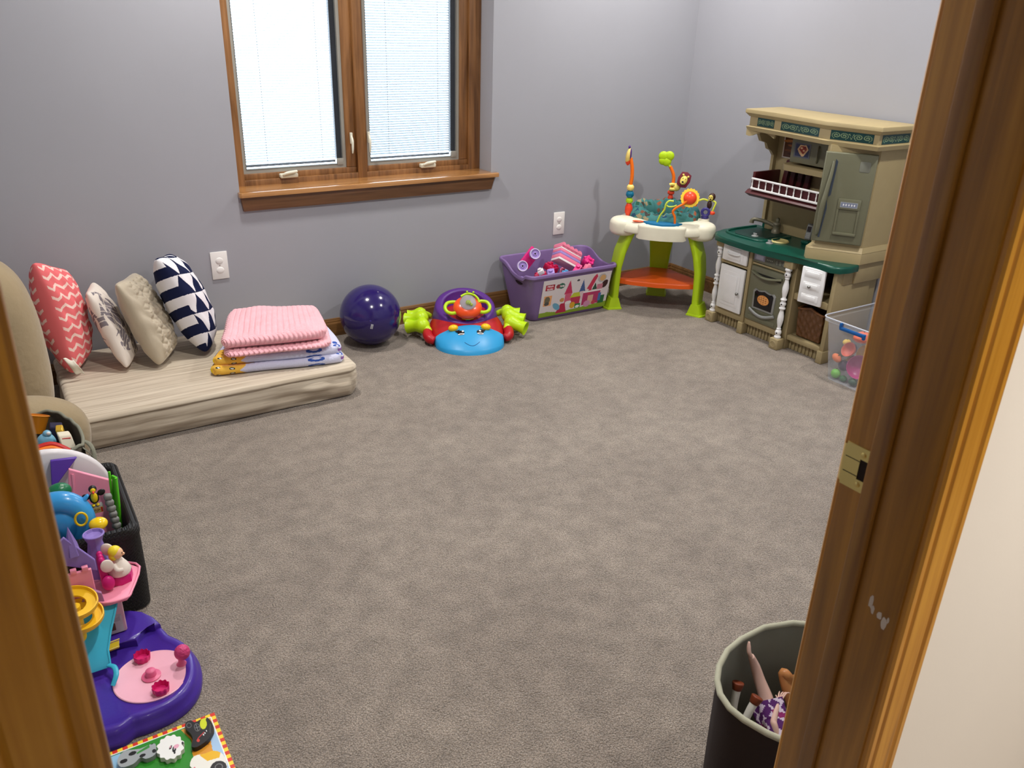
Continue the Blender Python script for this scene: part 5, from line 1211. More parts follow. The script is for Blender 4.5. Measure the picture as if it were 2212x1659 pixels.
bowl((3.088, 1.985, .085), (0, R_(-72), R_(20)), .052, .036, pm('magenta_bowl', (172, 30, 112), rough=.35), 'magenta toy bowl facing the clear wall of the storage box')
bowl((3.150, 1.925, .185), (0, R_(-48), R_(10)), .050, .024, pm('cream_plate', (228, 216, 194), rough=.5), 'cream toy plate lying on top of the toy food')
bowl((3.145, 1.995, .125), (0, R_(-66), R_(15)), .048, .020, pm('mustard_plate', (214, 172, 70), rough=.5), 'mustard toy plate behind the magenta bowl')
bowl((3.092, 2.052, .140), (0, R_(-58), R_(-10)), .034, .026, pm('salmon_bowl', (206, 92, 70), rough=.45), 'salmon red toy bowl near the top of the food pile')
bowl((3.124, 2.025, .050), (0, R_(-80), R_(0)), .030, .034, pm('dark_plum_cup', (70, 28, 54), rough=.4), 'dark plum toy cup low against the wall of the box')
bowl((3.27, 1.84, .20), (R_(20), R_(-20), 0), .07, .04, pm('pale_cup', (214, 200, 170), rough=.5), 'pale beige toy bowl at the back of the box')
def blob(loc, r, mat, label, name='toy_fruit', rot=(0, 0, 0)):
    rr = root(name, loc, label, 'toy food', 'toy food and dishes in the clear box'); m = M(Tm(loc, rot)); m.ell((0, 0, 0), r, 26, 16); m.build('fruit_body', mat, rr, smooth=80)
    m = M(Tm(loc, rot)); m.cyl((0, 0, r[2]*.9), (0, 0, r[2]*1.15), .004, .003, seg=8); m.build('fruit_stem', pm('olive_stem', (90, 90, 40), rough=.6), rr)
blob((3.130, 2.025, .204), (.052, .036, .024), pm('coral_toy_lobster', (240, 110, 70), rough=.5), 'coral orange toy seafood piece on top of the pile', 'toy_food')
blob((3.066, 2.090, .096), (.018, .024, .016), pm('orange_toy_carrot', (236, 120, 54), rough=.5), 'small orange toy food piece by the box corner', 'toy_food', rot=(.5, 0, 0))
blob((3.064, 2.078, .026), (.020, .022, .022), pm('green_toy_apple', (120, 200, 70), rough=.4), 'light green toy apple in the bottom corner of the box')
blob((3.060, 1.985, .020), (.016, .020, .016), pm('dark_green_toy_pepper', (34, 76, 48), rough=.4), 'dark green toy pepper at the bottom of the box')
blob((3.155, 2.088, .125), (.050, .026, .022), pm('dark_slate_toy_mussel', (54, 40, 62), rough=.4), 'dark slate toy aubergine lying behind the salmon bowl', rot=(0, 0, .6))
blob((3.072, 1.910, .030), (.024, .042, .026), pm('terracotta_toy_bread', (206, 90, 64), rough=.5), 'terracotta red toy food piece at the bottom below the magenta bowl', 'toy_food')
blob((3.165, 2.078, .060), (.026, .026, .030), pm('brown_toy_bun', (140, 90, 50), rough=.6), 'brown toy bun in the middle of the box bottom')
blob((3.085, 2.060, .066), (.022, .026, .024), pm('plum_toy_grape', (58, 26, 62), rough=.4), 'dark purple toy fruit against the wall of the box by the orange piece')
blob((3.066, 2.038, .016), (.014, .018, .014), pm('forest_toy_lime', (40, 110, 50), rough=.4), 'small forest green toy fruit on the bottom of the box')
blob((3.118, 2.092, .160), (.020, .016, .014), pm('yellow_toy_cheese', (232, 196, 80), rough=.5), 'small yellow toy food piece high in the rear corner of the box', 'toy_food')
blob((3.24, 1.98, .07), (.05, .05, .05), pm('yellow_toy_melon', (220, 186, 70), rough=.5), 'yellow toy melon at the back of the box')
blob((3.20, 1.86, .06), (.06, .05, .05), pm('red_toy_tomato', (190, 50, 44), rough=.4), 'red toy tomato at the back of the box')

# ------------------------------------------------------------------ fabric hamper by the doorway with dolls
HB = [(1.283, .852), (1.218, .873), (1.148, .872), (1.098, .862), (1.05, .838), (1.019, .812), (.998, .783), (.988, .749), (.990, .715), (1.003, .671), (1.025, .625), (1.06, .590), (1.12, .568), (1.20, .560), (1.28, .562), (1.34, .59), (1.375, .65), (1.38, .73), (1.35, .80)]
hp = root('fabric_hamper', (1.18, .71, 0), 'dark brown fabric hamper with grey lining and pale rim next to the door jamb', 'hamper')
hc = (1.18, .715); HH = .28
def sc(P, k_, z): return [(hc[0]+(x-hc[0])*k_, hc[1]+(y-hc[1])*k_, z) for x, y in P]
hp_ = densify(HB)
m = M(); ring_shell([sc(hp_, .97+.0, .002), sc(hp_, .985, .03), sc(hp_, .995, .15), sc(hp_, 1.0, HH)], m); m.add(sc(hp_, .97, .002), [tuple(range(len(hp_)))]); m.build('outer_wall', pm('dark_brown_fabric', (42, 30, 26), rough=.9, bump=(500, .4, .001)), hp, weld=True, smooth=35)
m = M(); ring_shell([sc(hp_, .985, HH), sc(hp_, .975, .15), sc(hp_, .955, .02), sc(hp_, .9, .012)], m); m.add(sc(hp_, .9, .012), [tuple(range(len(hp_)))]); m.build('lining', pm('grey_lining_fabric', (134, 134, 120), rough=.9, bump=(400, .3, .001)), hp, weld=True, smooth=35)
m = M(); m.tube([p_ for p_ in sc(HB, .993, HH)], .0062, 10, closed=True); m.build('rim_binding', pm('pale_rim_binding', (172, 170, 148), rough=.9, bump=(500, .6, .001)), hp, smooth=80)
SKN = pm('doll_skin', (236, 196, 180), rough=.4, sss=.1); SK2 = pm('doll_skin_tan', (206, 140, 84), rough=.4, sss=.1)
# doll lying upside down: one leg raised, patterned dress, arm across
d1 = root('fashion_doll', (1.14, .76, .06), 'fashion doll in purple and white dress, head down in the hamper, leg up', 'doll')
m = M(); m.tube([(1.135, .690, .075), (1.152, .730, .105), (1.168, .780, .135)], [.020, .022, .024], 14, sub=4, flat=.8)
m.tube([(1.168, .782, .138), (1.177, .806, .160), (1.176, .828, .190), (1.172, .843, .220), (1.162, .850, .246)], [.017, .0150, .0120, .0100, .0062], 12, sub=5)
m.tube([(1.162, .850, .246), (1.158, .853, .254), (1.160, .858, .266), (1.162, .861, .275)], [.0062, .0068, .006, .003], 10, sub=4, flat=.7)
m.tube([(1.165, .770, .120), (1.19, .80, .12), (1.215, .81, .09), (1.23, .81, .05)], [.016, .015, .012, .009], 10, sub=4)
m.tube([(1.138, .690, .080), (1.128, .672, .070)], [.010, .009], 10); m.ell((1.115, .655, .060), (.024, .026, .028), 18, 14)
m.tube([(1.142, .728, .112), (1.146, .752, .146), (1.150, .760, .152), (1.170, .772, .166), (1.184, .782, .174)], [.0080, .0072, .0074, .0056, .0045], 10, sub=4)
for i in range(4): m.tube([(1.184+.002*i, .782-.0015*i, .174), (1.193+.004*i, .789-.003*i, .179+.001*i), (1.200+.005*i, .793-.005*i, .178)], [.0020, .0016, .0010], 6, sub=2)
m.tube([(1.182, .778, .174), (1.184, .790, .179)], [.002, .0013], 6)
m.build('doll_body', SKN, d1, smooth=80)
def dressc(u, v):
    h = math.sin(math.floor(u*10)*12.9+math.floor(v*7+.5*(int(u*10) % 2))*78.2)*43758.5; h -= math.floor(h); fx, fy = (u*10) % 1-.5, (v*7+.5*(int(u*10) % 2)) % 1-.5
    if abs(fx*.8+fy*(h-.5)*2)+abs(fy)*.6 < .42: return lin((92, 36, 110)) if h > .25 else lin((150, 40, 110))
    return lin((228, 210, 232))
m = M(); ctr = [Vector((1.134, .690, .078)), Vector((1.144, .712, .095)), Vector((1.155, .740, .118)), Vector((1.166, .772, .138)), Vector((1.174, .800, .158))]
def dress(u, v):
    i = min(v*4, 3.999); j = int(i); c = ctr[j].lerp(ctr[j+1], i-j); t = (ctr[j+1]-ctr[j]).normalized(); a = t.cross(Vector((0, 0, 1))).normalized(); b_ = a.cross(t)
    r_ = .024+.012*v+.004*math.sin(u*2*PI*5+v*3)*v; return c+a*r_*math.cos(2*PI*u)+b_*r_*.8*math.sin(2*PI*u)
m.grid(dress, 70, 50, cu=True); m.build('dress', art('dress_print', rough=.8), d1, cols=[dressc((i+.5)/70, (j+.5)/50) for j in range(50) for i in range(70)], smooth=80)
m = M(); m.tube([ctr[0]+Vector((.026*math.cos(a), .026*math.sin(a)*.7, .010*math.sin(a)+.014)) for a in [i*PI/6 for i in range(12)]], .003, 6, closed=True); m.build('pink_sash', pm('hot_pink_sash', (226, 30, 110), rough=.5), d1)
m = M(); m.ell((1.105, .645, .055), (.030, .030, .032), 18, 12); m.tube([(1.10, .65, .05), (1.08, .68, .035), (1.07, .72, .03)], [.024, .018, .006], 10, sub=4); m.build('doll_hair', pm('blond_doll_hair', (206, 180, 120), rough=.6, bump=(300, .6, .001)), d1, smooth=80)
d2 = root('fashion_doll', (1.22, .76, .05), 'tan skinned doll with bent knees sticking up beside the door jamb side', 'doll')
m = M(); m.tube([(1.235, .735, .075), (1.232, .770, .13), (1.225, .808, .195), (1.229, .803, .199), (1.246, .795, .165), (1.256, .775, .11), (1.258, .765, .07)], [.018, .016, .0105, .0105, .010, .0085, .006], 12, sub=5)
m.tube([(1.258, .765, .07), (1.262, .752, .062)], [.007, .005], 8)
m.tube([(1.262, .735, .075), (1.262, .775, .13), (1.25, .800, .180), (1.268, .79, .15), (1.28, .77, .09)], [.018, .015, .011, .009, .006], 12, sub=5)
m.ell((1.248, .715, .065), (.034, .028, .024), 18, 12); m.ell((1.252, .668, .060), (.030, .038, .022), 18, 12); m.ell((1.256, .615, .062), (.024, .026, .028), 18, 12); m.tube([(1.252, .65, .06), (1.256, .625, .06)], .009, 8)
m.build('doll_body', SK2, d2, smooth=80)
hr = root('toy_horse', (1.10, .79, .05), 'brown toy horse lying on its back, white legs with brown hooves up in the hamper', 'toy horse')
BH_ = pm('chestnut_horse', (112, 52, 26), rough=.5); WL = pm('white_horse_leg', (244, 240, 230), rough=.5); HF = pm('brown_hoof', (128, 58, 30), rough=.45)
m = M(); m.ell((1.130, .795, .060), (.062, .040, .040), 28, 18, rot=(0, 0, .5)); m.tube([(1.085, .765, .065), (1.062, .745, .06), (1.048, .735, .055)], [.028, .022, .018], 14, sub=4); m.ell((1.045, .722, .05), (.016, .030, .018), 16, 12); m.build('horse_body', BH_, hr, smooth=80)
for pts in ([(1.098, .815, .085), (1.095, .818, .130), (1.103, .826, .165), (1.112, .832, .194)], [(1.082, .780, .090), (1.078, .783, .125), (1.098, .785, .175), (1.112, .786, .196)]):
    m = M(); m.tube(pts, [.013, .0085, .0078, .0085], 14, sub=4); lg = m.build('leg', WL, hr, smooth=80)
    d = (Vector(pts[-1])-Vector(pts[-2])).normalized(); m = M(); m.cyl(Vector(pts[-1])-d*.001, Vector(pts[-1])+d*.016, .0098, .0125, seg=16, b=.002); m.build('hoof', HF, lg, smooth=50)

# ------------------------------------------------------------------ left side: black wicker basket of toys
wb = root('wicker_basket', (-.02, 2.15, 0), 'black plastic wicker basket full of toys, left of the doorway', 'basket')
BLW = bpy.data.materials.new('black_wicker_plastic'); BLW.use_nodes = True; N, L = nt(BLW); b = N['Principled BSDF']; b.inputs['Base Color'].default_value = lin((14, 12, 12)); b.inputs['Roughness'].default_value = .6
tc = N.new('ShaderNodeTexCoord'); wv = N.new('ShaderNodeTexBrick'); wv.inputs['Scale'].default_value = 26; wv.inputs['Mortar Size'].default_value = .05; wv.inputs['Mortar Smooth'].default_value = 1; wv.inputs['Row Height'].default_value = .18; wv.inputs['Brick Width'].default_value = .42
mp = N.new('ShaderNodeMapping'); mp.inputs['Rotation'].default_value = (PI/2, 0, .6); L.new(tc.outputs['Object'], mp.inputs['Vector']); L.new(mp.outputs['Vector'], wv.inputs['Vector'])
bp = N.new('ShaderNodeBump'); bp.invert = True; bp.inputs['Strength'].default_value = .7; bp.inputs['Distance'].default_value = .003; L.new(wv.outputs['Fac'], bp.inputs['Height']); L.new(bp.outputs['Normal'], b.inputs['Normal'])
bk_c = [(-.215, 1.958), (.168, 1.958), (.168, 2.348), (-.215, 2.348)]; bq = densify(rrect(bk_c, .03)); c_ = (-.0235, 2.153)
def sh_(P, d, z): return [(x-d*math.copysign(min(1, abs(x-c_[0])/.15), x-c_[0]), y-d*math.copysign(min(1, abs(y-c_[1])/.15), y-c_[1]), z) for x, y in P]
m = M(); ring_shell([sh_(bq, .012, 0), sh_(bq, .004, .006), sh_(bq, .001, .10), sh_(bq, .001, .222), sh_(bq, -.001, .226), sh_(bq, -.001, .244), sh_(bq, .003, .250), sh_(bq, .016, .250), sh_(bq, .020, .244), sh_(bq, .020, .012)], m)
m.add(sh_(bq, .012, 0), [tuple(range(len(bq)))]); m.add(sh_(bq, .020, .012), [tuple(range(len(bq)))]); m.build('woven_tub', BLW, wb, weld=True, smooth=50)
# toys in the basket
r = root('toy_table_lid', (.0, 2.262, .045), 'round white toy lid with rainbow tabs standing upright in the black basket', 'toy lid')
T = Tm((-.013, 2.262, .220), (PI/2+.10, 0, 0), (.95, .95, 1)); m = M(T); m.lathe([(0, -.004), (.140, -.006), (.152, -.012), (.160, -.010), (.166, -.002), (.166, .006), (.158, .014), (.10, .018), (0, .018)], 64); m.build('white_disc', pm('white_toy_plastic', (226, 222, 224), rough=.35), r, smooth=50)
for a0, a1, mt, rr0, rr1 in ((62, 80, pm('blue_tab', (20, 76, 178), rough=.35), .158, .171), (80, 112, pm('green_tab', (50, 130, 50), rough=.35), .160, .176)):
    P = [(rr0*math.cos(R_(a0+(a1-a0)*i/8)), rr0*math.sin(R_(a0+(a1-a0)*i/8))) for i in range(9)]+[(rr1*math.cos(R_(a1-(a1-a0)*i/8)), rr1*math.sin(R_(a1-(a1-a0)*i/8))) for i in range(9)]
    m = M(T); m.prism([(x, -y) for x, y in P], -.010, .020, .002); m.build('rainbow_tab', mt, r)
def q3(P, D):  # thick slab from a quad and a depth vector
    m = M(); P = [Vector(p) for p in P]; D = Vector(D); m.add(P+[p+D for p in P], [(0, 1, 2, 3), (7, 6, 5, 4), (0, 4, 5, 1), (1, 5, 6, 2), (2, 6, 7, 3), (3, 7, 4, 0)]); return m
PNK = pm('pink_toy_plastic', (244, 150, 176), rough=.4)
r = root('toy_castle_wall', (.08, 2.17, .12), 'flat pink toy playhouse panel leaning in the black basket', 'toy panel')
q3([(.046, 2.185, .335), (.149, 2.150, .285), (.120, 2.110, .110), (.012, 2.145, .170)], (0, .008, .002)).build('panel_board', PNK, r, bev=.002)
m = M(); m.tube([(.052, 2.180, .322), (.048, 2.172, .286), (.040, 2.165, .25)], .004, 6); m.build('panel_rib', PNK, r)
q3([(.01, 2.222, .352), (.072, 2.222, .345), (.012, 2.20, .290), (.0, 2.20, .290)], (0, .010, 0)).build('purple_roof_piece', pm('deep_violet_toy', (86, 50, 160), rough=.4), r, bev=.002)
r = root('toy_slide', (.145, 2.10, .1), 'bright green toy slide standing up along the right rim of the basket', 'toy slide')
GRB = pm('bright_green_toy', (92, 204, 36), rough=.35)
m = q3([(.137, 2.128, .320), (.146, 2.105, .322), (.132, 2.085, .14), (.122, 2.105, .14)], (.004, .004, 0)); m.v = m.v; m.build('slide_bed', GRB, r, bev=.001)
m = M(); m.tube([(.145, 2.104, .322), (.131, 2.084, .14)], .0034, 8); m.tube([(.134, 2.128, .332), (.121, 2.106, .14)], .0034, 8); m.build('slide_side_rails', GRB, r)
BLKT = pm('black_toy', (20, 18, 20), rough=.45); YT = pm('yellow_toy', (240, 204, 20), rough=.4)
TB_ = Tm((.003, .012, .002)); r = root('toy_bird', (.082, 2.045, .286), 'small black toucan figurine with yellow chest and spread wings in the basket', 'toy figurine')
m = M(TB_); m.ell((.082, 2.045, .304), (.0115, .010, .016), 20, 14); m.ell((.082, 2.045, .330), (.0095, .009, .010), 18, 12); bd = m.build('bird_body', BLKT, r, smooth=80)
m = M(TB_); m.ell((.082, 2.0385, .309), (.008, .006, .014), 16, 12); m.ell((.082, 2.0385, .329), (.0065, .0045, .007), 14, 10); m.build('yellow_chest', YT, bd, smooth=80)
m = M(TB_); m.ell((.0815, 2.033, .326), (.003, .005, .004), 10, 8); m.build('beak', RO, bd)
for sx in (-1, 1): m = M(TB_); m.ell((.082+sx*.018, 2.048, .312+.002*sx), (.010, .004, .0085), 16, 10, rot=(0, -sx*.5, 0)); m.build('wing', BLKT, bd, smooth=80)
for sx in (-1, 1): m = M(TB_); m.ell((.082+sx*.005, 2.037, .288), (.004, .006, .003), 10, 8); m.build('foot', YT, bd, smooth=80)
r = root('toy_sign_block', (.088, 2.035, .26), 'grey toy ledge with a small red and cream sign under the toucan', 'toy block')
GRY = pm('grey_stone_toy', (124, 124, 120), rough=.5, bump=(120, .4, .002))
m = M(); m.box((.086, 2.055, .277), (.030, .024, .018), .003, 2); m.build('ledge', GRY, r)
panel('sign_print', (.073, 2.0425, .270), (.026, 0, 0), (0, 0, .016), 56, 32, (188, 160, 96), [('r', .82, .05, .98, .9, (176, 40, 30))]+[('r', .06+i*.12, .2+.1*(i % 3), .13+i*.12, .75-.1*(i % 2), (120, 70, 40)) for i in range(6)], r, mat=art('glossy_print'))
r = root('toy_stone_stairs', (.12, 2.03, .18), 'grey bumpy toy stone stairs standing on green moss in the basket', 'toy stairs')
m = M()
for i in range(8): t = i/7; m.box((.115+.008*t, 2.048-.030*t, .305-.105*t), (.019, .018, .016), .005, 2, rot=(0, .2, (i % 3)*.3))
m.build('stair_stones', GRY, r, smooth=60)
m = M(); rr_ = random.Random(3)
for i in range(26): m.ell((.118+rr_.uniform(-.022, .022), 2.018+rr_.uniform(-.022, .010), .190+rr_.uniform(-.006, .006)), rr_.uniform(.004, .009), 8, 6)
m.build('green_moss', pm('emerald_moss', (24, 150, 70), rough=.4), r, smooth=80)
r = root('toy_ball', (.073, 1.992, .26), 'small glossy yellow toy ball next to the blue whale in the basket', 'toy ball'); M().ell((.079, 1.976, .278), (.0215, .019, .0155), 28, 18).build('ball_shell', pm('glossy_yellow', (246, 206, 10), rough=.18, coat=.5), r, smooth=80)
BW = pm('blue_whale_toy', (52, 150, 214), rough=.3, coat=.3)
r = root('toy_whale', (.04, 2.03, .20), 'bright blue toy whale with fins and a yellow ring in the black basket', 'toy animal')
m = M(); m.tube([(-.05, 2.05, .30), (-.015, 2.045, .322), (.020, 2.035, .322), (.046, 2.028, .298), (.052, 2.02, .265), (.040, 2.015, .225)], [.022, .030, .030, .028, .026, .020], 20, sub=5); m.tube([(.045, 2.03, .312), (.060, 2.03, .322), (.072, 2.03, .334)], [.012, .010, .005], 12, sub=3, flat=.6); m.ell((.060, 2.020, .290), (.016, .012, .013), 16, 12); m.ell((.012, 2.03, .272), (.042, .030, .052), 28, 18); m.build('whale_body', BW, r, smooth=80)
m = M(); m.tube([(.045+.013*math.cos(a), 1.992, .293+.018*math.sin(a)) for a in [i*PI/8 for i in range(16)]], .0028, 8, closed=True); m.build('yellow_ring', YT, r)
m = M(); m.ell((.066, 2.011, .282), (.005, .004, .004), 10, 8); m.build('red_mouth', pm('red_dot', (206, 24, 60), rough=.3), r)
r = root('toy_turtle', (.015, 2.08, .30), 'dark green toy shell behind the blue whale', 'toy animal'); m = M(); m.ell((.014, 2.092, .328), (.028, .022, .022), 22, 14); m.build('green_shell', pm('dark_green_shell', (20, 110, 66), rough=.3, bump=(90, .5, .003)), r, smooth=80)
r = root('toy_filler', (-.09, 2.13, .06), 'mixed plastic toys at the left of the black basket', 'toys')
m = M(); m.box((-.09, 2.10, .16), (.14, .12, .18), .02, 3); m.build('toy_box', pm('teal_toy_box', (40, 130, 150), rough=.4), r)

# ------------------------------------------------------------------ grey felt toy bag behind it
bg_ = root('felt_toy_bag', (-.04, 2.55, 0), 'grey brown felt toy bag with curling rim, between basket and floor chair', 'toy bag')
path = [(-.20, 2.44), (-.12, 2.40), (0, 2.385), (.075, 2.388), (.100, 2.42), (.106, 2.49), (.096, 2.56), (.082, 2.625), (.056, 2.672), (.015, 2.695), (-.08, 2.70), (-.17, 2.69), (-.20, 2.62)]
sp_ = smoothpoly(path, 7); cc_ = (-.05, 2.55)
def bgl(k_, z, w_=0): return [(cc_[0]+(x-cc_[0])*k_, cc_[1]+(y-cc_[1])*k_, z+w_*math.sin(i*.35)+w_*.6*math.sin(i*.83+1)) for i, (x, y) in enumerate(sp_)]
m = M(); ring_shell([bgl(.93, .002), bgl(.97, .05), bgl(.985, .18), bgl(1, .285, .004), bgl(.985, .288, .004), bgl(.95, .18), bgl(.93, .05), bgl(.90, .02)], m); m.add(bgl(.93, .002), [tuple(range(len(sp_)))]); m.add(bgl(.90, .02), [tuple(range(len(sp_)))])
m.build('bag_wall', pm('grey_brown_felt', (92, 86, 74), rough=.95, bump=(300, .6, .002)), bg_, weld=True, smooth=70)
m = M(); m.tube(bgl(.993, .288, .004), .0050, 8, closed=True); m.build('felt_rim', pm('pale_grey_felt', (132, 132, 116), rough=.95, bump=(300, .8, .002)), bg_, smooth=80)
m = M(); m.tube([(.105, 2.44, .285), (.116, 2.42, .282), (.122, 2.40, .266), (.118, 2.385, .235), (.110, 2.375, .205)], [.006, .007, .006, .006, .004], 8, sub=4, flat=.5); m.grid(lambda u, v: (.098+.024*math.sin(v*2.2)-.004*u, 2.395+.05*u-.012*v, .285-.07*v-.01*u), 8, 10); m.build('rim_flap', MC['pale_grey_felt'], bg_, smooth=80, solid=.002)
def bagtoy(name, label, P, D, mt, cat='toy'):
    rr = root(name, tuple(P[3]), label, cat, 'toys in the grey felt bag'); q3(P, D).build('toy_block', mt, rr, bev=.003); return rr
rr = root('toy_pumpkin', (.01, 2.64, .2), 'orange toy bucket at the back of the grey felt bag', 'toy', 'toys in the grey felt bag'); m = M(); m.lathe([(0, -.03), (.024, -.03), (.032, .02), (.035, .024), (.030, .026), (.028, .0), (0, -.014)], 28, Tm((-.002, 2.630, .285), (-.3, .3, 0))); m.build('bucket', pm('amber_bucket', (208, 128, 28), rough=.3, coat=.3), rr, smooth=50)
bagtoy('toy_book', 'dark navy toy box lying in the grey felt bag', [(.028, 2.585, .282), (.062, 2.575, .278), (.058, 2.56, .22), (.02, 2.575, .22)], (.003, .02, .01), pm('dark_navy_box', (40, 38, 66), rough=.4))
bagtoy('toy_car', 'gold yellow toy car piece beside the white box in the bag', [(.040, 2.540, .290), (.060, 2.533, .290), (.062, 2.520, .262), (.044, 2.525, .262)], (.004, .022, .008), pm('gold_toy', (214, 172, 60), rough=.3, metal=.3))
r_ = bagtoy('toy_card_box', 'small white toy box with red lettering in the felt bag', [(.045, 2.475, .300), (.078, 2.485, .292), (.084, 2.465, .255), (.048, 2.455, .262)], (-.004, .020, .006), pm('white_card_box', (220, 212, 190), rough=.6))
m = M(); m.tube([(.052, 2.4735, .290), (.074, 2.4785, .285)], .0018, 6); m.build('red_lettering_strip', pm('red_print', (190, 50, 50), rough=.6), r_)
rr = root('toy_duckling', (.015, 2.53, .22), 'light blue toy bird with white eye peeking from the felt bag', 'toy', 'toys in the grey felt bag'); m = M(); m.ell((.012, 2.520, .266), (.026, .022, .030), 20, 14); m.ell((.018, 2.518, .294), (.012, .012, .012), 16, 10); m.build('blue_body', pm('pale_blue_toy', (120, 178, 206), rough=.4), rr, smooth=80); M().ell((.022, 2.508, .299), (.006, .004, .006), 12, 8).build('eye', WHT, rr, smooth=80)
rr = root('toy_rainbow_cape', (.02, 2.45, .22), 'red and orange toy fabric piece at the front of the felt bag', 'toy', 'toys in the grey felt bag')
for k_, mt in enumerate((pm('red_piece', (190, 26, 22), rough=.5), pm('orange_piece', (238, 120, 24), rough=.5))):
    m = M(); m.tube([(-.03, 2.44-.012*k_, .292-.004*k_), (.02, 2.445-.012*k_, .296-.006*k_), (.055, 2.425-.010*k_, .282-.006*k_), (.082, 2.408-.004*k_, .262)], [.010, .010, .008, .003], 10, sub=4, flat=.5); m.build('fabric_strip', mt, rr, smooth=80)

# ------------------------------------------------------------------ purple play base
pbx = root('purple_playset', (.05, 1.70, 0), 'dark purple plastic play base with pale pink oval and magenta dishes', 'toy playset')
DPU = pm('deep_purple_plastic', (66, 38, 148), rough=.34, coat=.2, bump=(160, .25, .0008))
OUT = [(.050, 1.925), (.075, 1.921), (.110, 1.908), (.137, 1.882), (.159, 1.842), (.173, 1.804), (.180, 1.778), (.198, 1.748), (.210, 1.718), (.216, 1.676), (.212, 1.631), (.200, 1.592), (.182, 1.563), (.157, 1.541), (.126, 1.528), (.095, 1.524), (.067, 1.523), (.047, 1.525), (.030, 1.516), (.005, 1.512), (-.05, 1.53), (-.10, 1.60), (-.11, 1.75), (-.08, 1.87), (-.01, 1.92)]
so = smoothpoly(OUT, 3); ci = (.06, 1.70)
def ol(d, z): return [(x-d*(x-ci[0])/max(.02, math.hypot(x-ci[0], y-ci[1])), y-d*(y-ci[1])/max(.02, math.hypot(x-ci[0], y-ci[1])), z) for x, y in so]
m = M(); ring_shell([ol(.0, .002), ol(-.001, .010), ol(.002, .020), ol(.006, .024), ol(.008, .034), ol(.014, .046), ol(.022, .048), ol(.032, .045), ol(.036, .042)], m); m.add(ol(.036, .042), [tuple(range(len(so)))]); m.build('base_shell', DPU, pbx, weld=True, smooth=60)
m = M(); m.prism([(-.02, 1.79), (.058, 1.785), (.100, 1.770), (.112, 1.792), (.128, 1.816), (.146, 1.802), (.160, 1.806), (.150, 1.84), (.130, 1.875), (.105, 1.895), (.07, 1.905), (0, 1.905)], .040, .062, .008, 3); m.build('raised_terrace', DPU, pbx, smooth=50)
m = M(); m.lathe([(0, .0425), (.078, .0425), (.081, .0435), (.083, .0425), (.083, .040)], 64, Tm((.110, 1.650, .002))); m.build('pink_oval', pm('pale_pink_plastic', (238, 176, 194), rough=.42), pbx)
MG = pm('magenta_dish_plastic', (212, 34, 112), rough=.35); MG2 = pm('rose_plastic', (222, 100, 140), rough=.4)
for x, y in ((.101, 1.714), (.118, 1.589)):
    m = M(); n_ = 10; m.grid(lambda u, v: (lambda a, q_: ((.0185+.0008*math.sin(a*10))*q_[0]*math.cos(a)+x, (.0185+.0008*math.sin(a*10))*q_[0]*math.sin(a)+y, .044+q_[1]+.0012*math.sin(a*10)*(q_[1] > .010)))(2*PI*u, [(.0, .0), (.86, .0), (.95, .006), (1.0, .016), (.93, .017), (.86, .010), (.80, .004), (0, .004)][min(7, int(round(v*7)))]), 60, 7, cu=True); m.build('dish', MG, pbx, weld=True, smooth=60)
m = M(); m.lathe([(.020, 0), (.021, .003), (.012, .005), (.011, .017), (.009, .019), (0, .0195)], 32, Tm((.108, 1.648, .0445))); m.build('top_hat', MG2, pbx, smooth=50)
m = M(); m.lathe([(.012, 0), (.0075, .005), (.006, .018), (.009, .024)], 20, Tm((.176, 1.655, .0445))); st = m.build('tree_stem', MG2, pbx, smooth=50)
m = M(); m.ell((.180, 1.648, .082), (.0175, .0175, .0185), 28, 18); m.build('tree_crown', pm('rose_bumpy', (206, 62, 120), rough=.45, bump=(180, .9, .004)), st, smooth=80)
r = root('toy_slide', (.04, 1.768, .0625), 'short mustard yellow toy ramp lying on the purple base', 'toy slide')
m = q3([(.064, 1.782, .068), (.060, 1.760, .066), (.008, 1.750, .070), (.008, 1.772, .072)], (0, 0, -.004)); m.build('ramp_bed', pm('mustard_plastic', (206, 178, 40), rough=.4), r, bev=.001)
m = M(); m.tube([(.065, 1.783, .070), (.008, 1.773, .074)], .0018, 6); m.tube([(.061, 1.759, .068), (.008, 1.749, .072)], .0018, 6); m.build('ramp_edges', MC['mustard_plastic'], r)

# ------------------------------------------------------------------ pink and lilac toy castle standing on the base
LL = pm('lilac_toy_plastic', (140, 118, 190), rough=.42); CP_ = root('toy_castle', (0, 1.84, .0625), 'pink and lilac toy castle with balcony, standing at the back of the purple base', 'toy castle')
m = M(); m.bb(-.10, .088, 1.815, 1.885, .0625, .158, .004); cb_ = m.build('castle_body', pm('pale_pink_card', (226, 186, 192), rough=.55), CP_)
panel('castle_print', (.0, 1.8145, .066), (.085, 0, 0), (0, 0, .088), 60, 60, (222, 180, 188), [('r', 0, 0, .95, .55, (206, 200, 196)), ('r', .3, .10, .75, .34, (110, 78, 50)), ('e', .7, .85, .07, .05, 0, (40, 36, 44)), ('p', [(.35, .6), (.9, .5), (.95, .58), (.4, .68)], (190, 186, 184)), ('r', .6, .36, .9, .5, (180, 176, 176))], cb_, mat=art('glossy_print'))
pf = [(.119, 1.947), (.146, 1.910), (.112, 1.818), (.098, 1.800), (.060, 1.800), (.033, 1.818), (-.10, 1.83), (-.10, 1.947)]
m = M(); m.prism(smoothpoly(pf, 1), .159, .166, .002); m.tube([(x, y, .167) for x, y in pf[:6]], .003, 8, sub=3); m.build('balcony', PNK, CP_, smooth=50)
